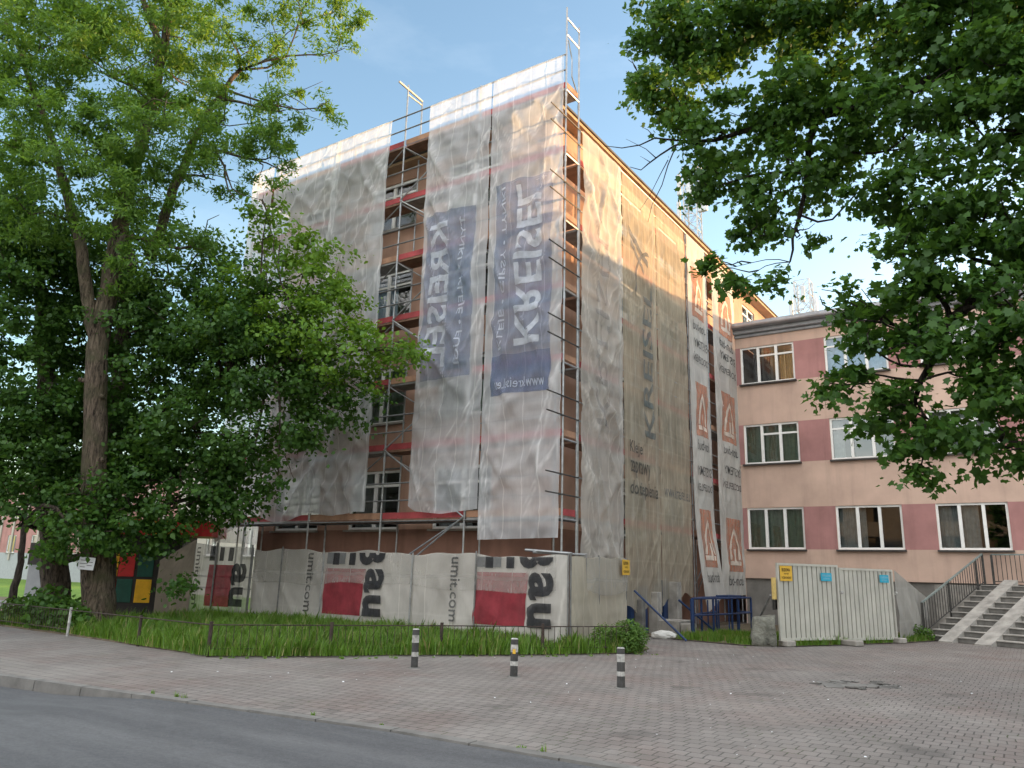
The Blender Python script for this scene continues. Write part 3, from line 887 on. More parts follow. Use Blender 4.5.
def annex():
    T = thing('office_building', 'pink and mauve three storey wing joined to the right of the scaffolded block', 'building', (10, 16, 0))
    x0, x1, y0, y1 = 0.08, 44.0, 14.0, 27.0
    rows = [(2.78, 4.36), (6.07, 7.66), (9.32, 10.88)]
    cols = [(0.28 - x0 + 3.28 * i, 2.42 - x0 + 3.28 * i) for i in range(13)]
    cols = [(a, b if i != 1 else b + 0.08) for i, (a, b) in enumerate(cols)]
    op = [(a, b, c, d) for a, b in cols for c, d in rows]
    def mf(u, z):
        return 1 if any(c < z < d for c, d in rows) else (2 if z < 1.69 else 0)
    base = [(0.95, 1.75, 0.55, 1.4)]
    m = MB()
    facade(m, (x0, y0, 0), (1, 0, 0), (0, -1, 0), x1 - x0, 1.69, 11.3, op, mf)
    m.add([(x0, y0, 1.69), (x1, y0, 1.69), (x1, y0 + .12, 1.69), (x0, y0 + .12, 1.69)], [(0, 3, 2, 1)])
    m.add([(x0, y0, 0), (x0, y1, 0), (x0, y1, 11.3), (x0, y0, 11.3)], [(0, 1, 2, 3)])
    m.add([(x1, y0, 0), (x1, y1, 0), (x1, y1, 11.3), (x1, y0, 11.3)], [(0, 1, 2, 3)])
    m.add([(x0, y1, 0), (x1, y1, 0), (x1, y1, 11.3), (x0, y1, 11.3)], [(0, 1, 2, 3)])
    m.build('wall', ['pink_render', 'mauve_render', 'plinth_render'], T)
    m = MB()
    facade(m, (x0, y0 + .12, 0), (1, 0, 0), (0, -1, 0), x1 - x0, 0, 1.69, base, lambda u, z: 0, 0.5)
    m.build('plinth', 'plinth_render', T)
    n = MB()
    n.add([(x0 + .1, y0 + 2.2, 0.1), (x1, y0 + 2.2, 0.1), (x1, y0 + 2.2, 11.2), (x0 + .1, y0 + 2.2, 11.2)], [(0, 1, 2, 3)])
    for z in (1.9, 5.2, 8.5):
        n.box(x0 + .2, x1 - .3, y0 + .3, y1 - .3, z, z + .2)
    n.build('interior_wall', 'interior_dark', T)
    g = MB()
    g.box(x0 - .0, x1 + .3, y0 - .10, y1 + .3, 11.30, 11.42)
    g.box(x0 - .0, x1 + .3, y0 - .26, y1 + .3, 11.424, 11.58)
    g.box(x0 - .0, x1 + .3, y0 - .44, y1 + .3, 11.584, 11.70)
    g.build('eave', 'zinc', T, bevel=0.02)
    g = MB(); g.box(x0, x1 + .3, y0 - .40, y1 + .3, 11.704, 11.86)
    g.build('roof', 'zinc', T)
    g = MB(); g.path([(x0 - .0, y0 - .50, 11.66), (x1 + .3, y0 - .50, 11.66)], 0.075, 8)
    g.build('gutter', 'zinc', T, smooth=True)
    for i, (a, b) in enumerate(cols):
        for j, (c, d) in enumerate(rows):
            cur = None; pm = 'glass'; cov = 1.0
            if i == 0 and j == 0: cur, cov = 'green_curtain', 1.0
            elif i == 0 and j == 1: cur, cov = 'green_curtain', 1.0
            elif i == 0 and j == 2: cur, cov = None, 1.0
            elif i == 1 and j == 2: cur = 'blind_and_reflection_blue'  # pale blue sheet added to imitate the sky mirrored in this pane
            elif i == 1 and j == 1: cur, cov = 'grey_curtain', 0.2
            elif i == 1 and j == 0: cur, cov = 'grey_curtain', 0.45
            elif i == 2 and j == 0: cur, cov = 'grey_curtain', 0.6
            elif (i + j) % 3 == 0: cur = 'grey_curtain'
            tr = () if j == 0 else ((1, 2) if i == 0 else (0, 1, 2))
            o = window(T, (x0, y0, 0), (1, 0, 0), (0, -1, 0), a, b, c, d, 3, tr, cur, pm, cover=cov)
            if i == 0 and j == 2:
                q = MB(); n_ = 20
                for k in range(n_ + 1):
                    u = a + 1.5 + 0.6 * k / n_
                    q.v += [(x0 + u, y0 + 0.34 + 0.03 * math.sin(k * 1.9), c + .05), (x0 + u, y0 + 0.34 + 0.03 * math.sin(k * 1.9), d - .4)]
                for k in range(n_):
                    q.f.append((2 * k, 2 * k + 2, 2 * k + 3, 2 * k + 1)); q.mi.append(0)
                q.build('curtain', 'ochre_reflection', o, smooth=True)  # ochre sheet added to stand in for the orange reflection in this window
    # lamp bracket style vent grille on the basement window
    f = MB()
    for k in range(5):
        f.box(x0 + .98 + k * .18, x0 + 1.0 + k * .18, y0 + .14, y0 + .16, .55, 1.4)
    f.build('basement_grille', 'rail_iron', T)
    return T


# ------------------------------------------------------------------ scaffolding
LIFTS = [3.06 + 2 * k for k in range(7)]


def front_scaffold():
    T = thing('scaffolding', 'steel tube scaffolding with red toe boards across the broad front of the block', 'scaffolding', (-6, 0.3, 0))
    xs = [0, -3.01, -6.02, -9.03, -12.04, -13.3]
    W = 0.73
    for i, x in enumerate(xs):
        top = {0: 17.65, 2: 17.25}.get(i, 16.15)
        topb = {0: 17.45, 2: 17.0}.get(i, 16.1)
        for y, tt in ((0, top), (W, topb)):
            m = MB(); m.tube((x, y, 0.05), (x, y, tt), 0.026, 8)
            for z in LIFTS:
                m.tube((x, y, z - .35), (x, y, z - .20), 0.034, 8)
            m.box(x - .08, x + .08, y - .08, y + .08, 0.03, 0.05)
            m.build('standard', 'galvanised', T)
        for z in LIFTS + ([17.4] if i == 0 else [17.0] if i == 2 else []):
            m = MB(); m.tube((x, 0, z - .10), (x, W, z - .10), 0.026, 6)
            m.build('transom', 'galvanised', T)
    if True:
        m = MB(); m.path([(0.0, .1, 16.62), (0.0, .32, 16.12), (0, .32, 15.55), (0, .62, 15.2)], 0.02, 6)
        m.tube((0, 0, 16.75), (0, W, 16.75), .024, 6); m.build('end_frame', 'galvanised', T)
        m = MB(); m.tube((-6.02, -.45, 17.12), (-6.02, W, 17.05), .04, 6); m.build('transom', 'galvanised', T)
    for k, z in enumerate(LIFTS):
        for i in range(5):
            xa, xb = xs[i + 1] + .03, xs[i] - .03
            m = MB()
            m.box(xa, xb, 0.05, W / 2 - .005, z - .07, z - .01); m.box(xa, xb, W / 2 + .005, W - .05, z - .07, z - .01)
            m.build('deck', 'deck_board' if (i + k) % 3 else 'deck_steel', T)
            m = MB(); m.box(xa, xb, 0.028, 0.05, z - .005, z + .17)
            m.build('toe_board', 'red_toe_board' if (i * 2 + k) % 4 else 'wood_toe_board', T)
            m = MB()
            for dz in (0.5, 1.0):
                m.tube((xs[i + 1], -.045, z + dz), (xs[i], -.045, z + dz), 0.024, 6)
            m.build('guard_rail', 'dull_steel', T)
        # end guards at the street corner poke out past the standard
        m = MB()
        for dz in (0.5, 1.0):
            m.tube((0.03, -.85, z + dz), (0.03, W + .05, z + dz), 0.019, 6)
        if k < 6:
            m.build('end_rail', 'rail_iron', T)
        m = MB(); m.box(-.02, .0, .06, W - .05, z - .005, z + .16); m.build('end_board', 'wood_toe_board' if k else 'red_toe_board', T)
    # zigzag braces in the open bay and at ground level
    z0 = 1.06
    for k in range(7):
        m = MB()
        if k % 2 == 0:
            m.tube((-6.02, -.05, z0 + 2 * k), (-3.01, -.05, z0 + 2 * k + 2), .022, 6)
        else:
            m.tube((-3.01, -.05, z0 + 2 * k), (-6.02, -.05, z0 + 2 * k + 2), .022, 6)
        m.build('brace', 'galvanised', T)
    for k in range(1, 7):
        z = LIFTS[k]
        m = MB(); m.tube((-6.02, .03, z - .1), (-7.6, .03, z - 1.1 if k % 2 else z - 1.25), .02, 6)
        m.tube((-6.02, 0.03, z - .1), (-5.2, .5, z - .65), .022, 6)
        m.tube((-6.02, .70, z - .45), (-6.62, .70, z - .45), .03, 6)
        m.build('brace', 'dull_steel', T)
    m = MB(); m.tube((-4.95, -.05, 2.0), (-3.05, -.05, 3.02), .022, 6); m.build('brace', 'galvanised', T)
    # bottom ledgers under the first lift
    m = MB()
    for y in (0, W):
        m.tube((xs[-1], y, 2.98), (0, y, 2.98), .026, 6)
    m.build('ledger', 'dull_steel', T)
    m = MB(); m.tube((-.95, -.15, 2.2), (.35, -.10, 2.12), .035, 8); m.tube((-.7, -.2, 2.14), (.3, .75, 2.12), .03, 8)
    m.build('spare_tube', 'galvanised', T)
    return T


def side_scaffold():
    T = thing('scaffolding', 'steel tube scaffolding along the narrow sunlit side of the block', 'scaffolding', (-.4, 7, 0))
    ys = [0.8, 3.35, 5.92, 8.9, 10.95, 14.0 - .15]
    for i, y in enumerate(ys):
        for x in (0.0, -.70):
            m = MB(); m.tube((x - .02, y + .03, 0.05), (x - .02, y + .03, 14.1), 0.026, 8)
            m.build('standard', 'galvanised', T)
    for k, z in enumerate(LIFTS[:6]):
        for i in range(5):
            ya, yb = ys[i] + .05, ys[i + 1] - .03
            m = MB(); m.box(-.68, -.06, ya, yb, z - .07, z - .01); m.build('deck', 'deck_board' if (i + k) % 2 else 'deck_steel', T)
            m = MB(); m.box(-.055, -.035, ya, yb, z - .005, z + .16); m.build('toe_board', 'red_toe_board' if (i + k) % 3 else 'wood_toe_board', T)
            m = MB()
            for dz in (.5, 1.0):
                m.tube((0.02, ys[i] + .03, z + dz), (0.02, ys[i + 1] + .03, z + dz), .02, 6)
            m.build('guard_rail', 'galvanised', T)
        m = MB()
        m.tube((.0, 8.95, z - .1), (-.0, 10.95, z - 1.6), .022, 6) if k % 2 else m.tube((.0, 10.95, z - .1), (-.0, 8.95, z - 1.6), .022, 6)
        m.build('brace', 'galvanised', T)
        m = MB(); m.tube((.0, 10.98, z - .3), (-.7, 10.98, z - 1.9), .022, 6); m.build('brace', 'galvanised', T)
    return T


# ------------------------------------------------------------------ sheets on the scaffold
def scaffold_sheets():
    N = (0, -1, 0); U = (1, 0, 0); G = 'sheets hung on the scaffolding'
    org = (0, -0.08, 0)
    top = 16.06
    # two grey sheets behind the tree
    s1 = Sheet(org, U, N, 1, vfold=.045, diag=.17, bulge=.07)
    o = s1.mesh('scaffold_sheet', -12.2, -8.95, lambda s: 3.15 + .15 * math.sin(s * 2), top, 'grey_white_sheeting')
    tag(o, 'grey white sheet half hidden by the lime tree, leftmost on the broad front', 'sheeting', G)
    s2 = Sheet((0, -.10, 0), U, N, 2, vfold=.045, diag=.18, bulge=.07)
    o = s2.mesh('scaffold_sheet', -9.1, -6.55, lambda s: 3.22 - .05 * math.sin(s * 3), lambda s: top - .02, 'grey_white_sheeting')
    tag(o, 'plain grey white sheet just left of the open scaffold bay', 'sheeting', G)
    # lettered sheets
    sB = Sheet((0, -.08, 0), U, N, 3, vfold=.035, diag=.16, bulge=.07)
    def botB(s):
        return 3.26 - .12 * (1 - abs((s + 3.7) / 1.2)) + .4 * max(0, (-4.6 - s))
    B = sB.mesh('scaffold_sheet', -4.93, -2.52, botB, top, 'blue_white_sheeting')
    tag(B, 'blue white sheet with faint lettering reading downward, right of the open bay', 'sheeting', G)
    sB.rect('print_band', -4.75, -2.95, 6.95, 12.1, 'blue_print', B)
    sB.word('lettering', 'KREISEL', (-4.55, -3.85, 7.3, 11.75), 'down', 'pale_print', B, 0.02, mirror=True)
    sB.word('lettering', 'TYNKI • KLEJE • FUGI', (-3.45, -3.2, 7.3, 11.8), 'down', 'pale_print', B, 0.004, mirror=True)
    sC = Sheet((0, -.08, 0), U, N, 4, vfold=.03, diag=.15, bulge=.06)
    C_ = sC.mesh('scaffold_sheet', -2.47, -0.02, lambda s: 2.5 + .02 * s, top, 'blue_white_sheeting')
    tag(C_, 'blue white sheet with large pale mirrored lettering reading upward, beside the street corner', 'sheeting', G)
    sC.rect('print_band', -2.2, -.32, 6.25, 12.45, 'blue_print', C_)
    sC.rect('print_band', -2.2, -.32, 6.25, 7.35, 'deep_blue_print', C_, 0.022)
    sC.word('lettering', 'KREISEL', (-1.45, -.62, 7.55, 12.25), 'up', 'pale_print', C_, 0.02, mirror=True)
    sC.word('lettering', 'KLEJE • GIPSY • TYNKI', (-2.02, -1.8, 7.5, 12.3), 'up', 'pale_print', C_, 0.004, mirror=True)
    sC.word('lettering', 'www.kreisel.eu', (-2.0, -.5, 6.4, 6.68), 'h', 'pale_print', C_, 0.004, mirror=True)
    # far left end of the block, sheet turned round the corner
    sL = Sheet((-13.45, 0, 0), (0, 1, 0), (-1, 0, 0), 5)
    o = sL.mesh('scaffold_sheet', -.1, 6.0, 2.4, 15.9, 'grey_white_sheeting', step=.16)
    tag(o, 'sheet round the far left end of the block, behind the trees', 'sheeting', G)
    sL2 = Sheet((0, -.16, 0), U, N, 15)
    o = sL2.mesh('scaffold_sheet', -13.45, -12.25, lambda s: 2.3 + .5 * (s + 13.4), top - .1, 'grey_white_sheeting')
    tag(o, 'narrow sheet at the far left corner of the scaffolding, loose at its foot', 'sheeting', G)
    # side facade
    N = (1, 0, 0); U = (0, 1, 0)
    sD = Sheet((0.06, 0, 0), U, N, 6, vfold=.045, diag=.16, bulge=.06)
    D = sD.mesh('scaffold_sheet', 0.84, 3.36, lambda s: 2.06, 14.08, 'warm_white_sheeting', step=.08)
    tag(D, 'creased off white sheet on the side wall next to the street corner', 'sheeting', G)
    sD.word('lettering', 'KREISEL', (1.6, 2.3, 5.6, 11.6), 'up', 'grey_print', D, 0.0, mirror=True)
    for n_ in (D.children[0],):
        n_.data.materials[0] = MATS['faint_print'] if 'faint_print' in MATS else n_.data.materials[0]
    sE = Sheet((0.05, 0, 0), U, N, 7, vfold=.025, diag=.05, bulge=.04)
    E_ = sE.mesh('scaffold_sheet', 3.44, 5.98, lambda s: .72 + .12 * math.sin(s * 4), 14.02, 'tan_sheeting', step=.08)
    tag(E_, 'tan sheet with dark vertical lettering and three printed lines below it', 'sheeting', G)
    sE.word('lettering', 'KREISEL', (4.72, 5.42, 5.75, 10.7), 'up', 'teal_print', E_, 0.02, lift=.045)
    sE.word('lettering', 'Kleje', (3.68, 4.55, 5.05, 5.52), 'h', 'ink_print', E_, 0.012, lift=.05)
    sE.word('lettering', 'zaprawy', (3.68, 5.05, 4.42, 4.92), 'h', 'ink_print', E_, 0.012, lift=.05)
    sE.word('lettering', 'docieplenia', (3.66, 5.62, 3.82, 4.34), 'h', 'ink_print', E_, 0.012, lift=.05)
    # house outline drawn above the lettering
    arc = []
    for k in range(13):
        a = math.pi * (1 - k / 12 * .5)
        arc.append((5.3 + 1.1 * math.cos(a), 10.2 + 1.7 * math.sin(a)))
    vv = []; ff = []
    for k, (s, t) in enumerate(arc):
        vv += [(s, t), (s + .06, t - .12)]
    for k in range(12):
        ff.append((2 * k, 2 * k + 2, 2 * k + 3, 2 * k + 1))
    vv += [(3.75, 12.3), (5.2, 11.55), (5.2, 11.35), (3.75, 12.05), (3.95, 11.9), (5.0, 11.2), (5.0, 11.05), (3.95, 11.7)]
    b = len(vv) - 8
    ff += [(b, b + 1, b + 2, b + 3), (b + 4, b + 5, b + 6, b + 7)]
    sE.prints('house_outline', vv, ff, 'grey_print', E_)
    sE2 = Sheet((0.03, 0, 0), U, N, 8, vfold=.025, diag=.05, bulge=.04)
    E2 = sE2.mesh('scaffold_sheet', 6.06, 8.62, lambda s: .85 + .11 * (s - 6) + .1 * math.sin(s * 5), 14.0, 'tan_sheeting', step=.08)
    tag(E2, 'tan sheet with faint print and a ragged foot, between lettered tan sheet and arch logos', 'sheeting', G)
    sE2.word('lettering', 'www.kreisel.eu', (6.3, 8.4, 4.1, 4.5), 'h', 'grey_print', E2, 0.0)
    # two white strips carrying the pointed arch emblem
    def arch(S, par, s0, s1, t0, t1):
        S.rect('emblem', s0, s1, t0, t1, 'orange_print', par, 0.010)
        w, h = s1 - s0, t1 - t0; cx_ = (s0 + s1) / 2
        def curve(k, sc):
            # pointed arch outline
            pts = []
            for q in range(9):
                f = q / 8
                pts.append((cx_ - sc * w * .36 * (1 - f ** 2.2), t0 + h * (.22 + .60 * f * (0.9 + 0.1 * sc))))
            for q in range(8, -1, -1):
                f = q / 8
                pts.append((cx_ + sc * w * .36 * (1 - f ** 2.2), t0 + h * (.22 + .60 * f * (0.9 + 0.1 * sc))))
            return pts
        a = curve(0, 1.0); b_ = [(cx_ + (x - cx_) * .66, t0 + h * .22 + (y - t0 - h * .22) * .84) for x, y in a]
        v = a + b_; n = len(a)
        f = [(i, i + 1, n + i + 1, n + i) for i in range(n - 1)]
        v += [(cx_ - w * .36, t0 + h * .12), (cx_ + w * .36, t0 + h * .12), (cx_ + w * .36, t0 + h * .20), (cx_ - w * .36, t0 + h * .20)]
        v += [(cx_ - w * .05, t0 + h * .12), (cx_ + w * .05, t0 + h * .12), (cx_ + w * .05, t0 + h * .42), (cx_ - w * .05, t0 + h * .42)]
        f += [(2 * n, 2 * n + 1, 2 * n + 2, 2 * n + 3), (2 * n + 4, 2 * n + 5, 2 * n + 6, 2 * n + 7)]
        S.prints('arch', v, f, 'cream_print', par, 0.02, 0.3)
    def strip(seed, s0, s1, x, cv, bot, top_, zs, wz, label):
        S = Sheet((x, 0, 0), U, N, seed, vfold=.05, diag=.05, bulge=.05, curve=cv)
        O = S.mesh('scaffold_sheet', s0, s1, bot, top_, 'pale_sheeting', step=.08)
        tag(O, label, 'sheeting', G)
        w = s1 - s0
        for z in zs:
            arch(S, O, s0 + w * .22, s1 - w * .18, z, z + 1.95)
            S.word('lettering', 'dom-bud', (s0 + w * .22, s1 - w * .2, z - .50, z - .14), 'h', 'ink_print', O, 0.008, mirror=True)
        for z in wz:
            S.word('lettering', 'SYSTEMY', (s0 + w * .22, s1 - w * .1, z, z + .32), 'h', 'ink_print', O, 0.008, mirror=True)
            S.word('lettering', 'DOCIEPLEŃ', (s0 + w * .18, s1 - w * .08, z - .54, z - .2), 'h', 'ink_print', O, 0.008, mirror=True)
    def swing(s, t):
        k = max(0.0, (4.6 - t) / 3.6) ** 1.6
        return np.array([0.30 * k, (s - 8.72) * .13 * k, 0])
    strip(9, 8.72, 10.55, .10, swing, lambda s: .55 + .30 * (s - 8.7), 13.98, (2.0, 6.5, 10.9), (5.12, 9.75),
          'white strip with arch emblems whose loose foot swings out over the blue railing')
    strip(10, 11.35, 14.0, .08, None, lambda s: 1.05, 13.85, (1.9, 6.75, 11.0), (5.5, 10.0),
          'white strip with arch emblems touching the pink wing')


def mirror_faint():
    mat_print('faint_print', (0.22, 0.23, 0.25), 0.30, 0.5, 0.3)


# ------------------------------------------------------------------ site fence
def site_fence():
    # broad front
    T = thing('construction_fence', 'sheet covered site fence with red squares and black lettering below the scaffolding', 'fence', (-6, -.7, 0))
    S = Sheet((0, -.72, 0), (1, 0, 0), (0, -1, 0), 21, vfold=.022, diag=.055, bulge=.025, ties=(3.0, 2.0, 0.05), edge=0.0)
    def topf(s):
        return 2.03 + .012 * (-s) + .035 * math.sin(s * 2.05 + .6) + .02 * math.sin(s * 5.2)
    S.mesh('sheet', -10.5, .62, .05, topf, 'fence_sheeting', T, step=.07)
    S.mesh('flap', -10.45, .30, lambda s: 1.22 + .05 * math.sin(s * .9) + .03 * math.sin(s * 2.6), lambda s: topf(s) - .005, 'fence_flap', T, step=.07, lift=.028)
    for x in (-10.5, -9.17, -7.4, -4.07, -2.0, .64):
        m = MB(); m.tube((x, -.78 - .02, 0.0), (x, -.78, topf(x) + .06), .022, 8); m.build('post', 'galvanised' if x in (-4.07, -7.4) else 'dull_steel', T)
    m = MB()
    for z in (.45, 1.45):
        m.tube((-10.5, -.66, z), (.64, -.66, z), .016, 6)
    m.build('rail', 'dull_steel', T)
    def motif(x, h0=2.0):
        # red square, half cut dark letters along the top, bold letters down the right side
        S.rect('red_square', x, x + 1.50, .40, 1.64, 'red_print', T, .014, skew=.06)
        cz = 2.02
        for a, b, c, mt in ((.08, .33, 1.76, 'grey_print'), (.33, .56, 1.74, 'black_print'), (.56, .80, 1.76, 'grey_print'), (.95, 1.18, 1.74, 'black_print')):
            S.rect('letter_stub', x + a, x + b, c, 1.985 + .012 * (-x), mt, T, .042)
        S.word('lettering', 'B', (x + 1.32, x + 2.30, 1.74, 2.36), 'down', 'black_print', T, .045, lift=.05, clip=((0, 1.99 + .012 * (-x)), (0, 1)))
        S.word('lettering', 'a', (x + 1.60, x + 2.30, 1.02, 1.66), 'down', 'black_print', T, .035, lift=.05)
        S.word('lettering', 'u', (x + 1.58, x + 2.26, .40, .96), 'down', 'black_print', T, .045, lift=.05)
    def web(x):
        S.word('lettering', 'umit.com', (x, x + .30, .42, 1.96 + .012 * (-x)), 'down', 'ink_print', T, .012, lift=.05)
    motif(-2.05); motif(-7.34); 
    web(-2.78); web(-8.05)
    # left, thinner run that comes forward toward the trees
    T2 = thing('construction_fence', 'thin see-through site fence with a faded red square next to the lime tree', 'fence', (-12, -1, 0))
    p0, p1 = np.array([-10.55, -.74, 0]), np.array([-13.5, -1.15, 0])
    L = np.linalg.norm(p1 - p0); u = (p0 - p1) / L
    nn = np.array([u[1], -u[0], 0])
    S2 = Sheet(p1, u, nn, 22, vfold=.02, diag=.03, bulge=.02, ties=(3.0, 2.0, .05), edge=0.0)
    def top2(s):
        return 2.34 - .055 * s + .02 * math.sin(s * 3)
    S2.mesh('sheet', 0, L, .05, top2, 'thin_fence_sheeting', T2, step=.07)
    S2.rect('red_square', 1.15, 2.2, .40, 1.66, 'red_print', T2, .010, skew=.06)
    for a, b, mt in ((1.2, 1.45, 'black_print'), (1.62, 1.8, 'black_print'), (2.0, 2.2, 'black_print')):
        S2.rect('letter_stub', a, b, 1.78, top2(a) - .03, mt, T2, .014)
    S2.word('lettering', 'a', (2.22, 2.80, 1.05, 1.72), 'down', 'black_print', T2, .035, lift=.02)
    S2.word('lettering', 'u', (2.18, 2.74, .42, 1.0), 'down', 'black_print', T2, .045, lift=.02)
    S2.word('lettering', 'umit.com', (.62, .84, .42, 2.2), 'down', 'ink_print', T2, .008, lift=.02)
    for q in (0.0, 1.5, L):
        c = p1 + u * q
        m = MB(); m.tube((c[0] - .10 * (q == 0), c[1] - .06, 0), (c[0] + .10 * (q == 0), c[1] - .05, top2(q) + .1), .026, 8)
        m.build('post', 'dull_steel', T2)
    m = MB()
    for z in (.95, 1.30):
        m.tube(p1 + np.array([0, .05, z]), p0 + np.array([0, .05, z]), .02, 6)
    m.build('rail', 'dull_steel', T2)
    # short return along the side wall
    T3 = thing('construction_fence', 'plain beige sheeted end of the site fence carrying the yellow sign', 'fence', (.5, 1, 0))
    p0, p1 = np.array([.66, -.72, 0]), np.array([.14, 3.32, 0])
    L = np.linalg.norm(p1 - p0); u = (p1 - p0) / L; nn = np.array([u[1], -u[0], 0])
    S3 = Sheet(p0, u, nn, 23, vfold=.03, diag=.05, bulge=.05, ties=(2.0, 1.0, .05), edge=0.0)
    S3.mesh('sheet', 0, L, .05, lambda s: 2.03 + .02 * s + .02 * math.sin(s * 4), 'beige_sheeting', T3, step=.06)
    S3.mesh('flap', 0.9, L - .02, lambda s: 1.12 + .16 * (1 - math.sin(math.pi * (s - .9) / (L - .9))), lambda s: 2.02 + .02 * s + .02 * math.sin(s * 4), 'fence_flap', T3, step=.07, lift=.04)
    for q in (.02, 1.0, 1.9, L - .02):
        c = p0 + u * q
        m = MB(); m.tube((c[0], c[1], 0), (c[0], c[1], 2.12), .024, 8); m.build('post', 'dull_steel', T3)
    # warning sign hanging on it
    def sign(pos, u_, n_, w, h, lines, matb, label, ink='black_print', emboss=.004):
        Tn = thing('sign', label, 'sign', tuple(pos))
        pos = np.array(pos, float); u_ = np.array(u_, float); n_ = np.array(n_, float); Z = np.array([0, 0, 1.0])
        m = MB(); m.obox(pos, u_ * w / 2, n_ * .004, Z * h / 2); m.build('plate', matb, Tn)
        for txt, (a0, a1, b0, b1), bd in lines:
            v, f = text_mesh(txt, bd)
            xs = [q[0] for q in v]; ys = [q[1] for q in v]
            mm = MB()
            mm.v = [tuple(pos + u_ * w * (a0 + (a1 - a0) * (x - min(xs)) / (max(xs) - min(xs)) - .5) + Z * h * (b0 + (b1 - b0) * (y - min(ys)) / (max(ys) - min(ys)) - .5) + n_ * .008) for x, y in v]
            mm.f = list(f); mm.mi = [0] * len(f)
            mm.build('lettering', ink, Tn)
        return Tn
    c = p0 + u * (L - .42) + nn * .14 + np.array([0, 0, 1.86])
    sign(c, u, nn, .62, .40, [('BUDOWA', (.12, .80, .66, .88), .03), ('WSTĘP', (.3, .7, .42, .56), .02), ('WZBRONIONY', (.1, .9, .14, .30), .02)],
         'yellow_sign', 'yellow warning sign at the corner of the beige fence sheet')
    return sign


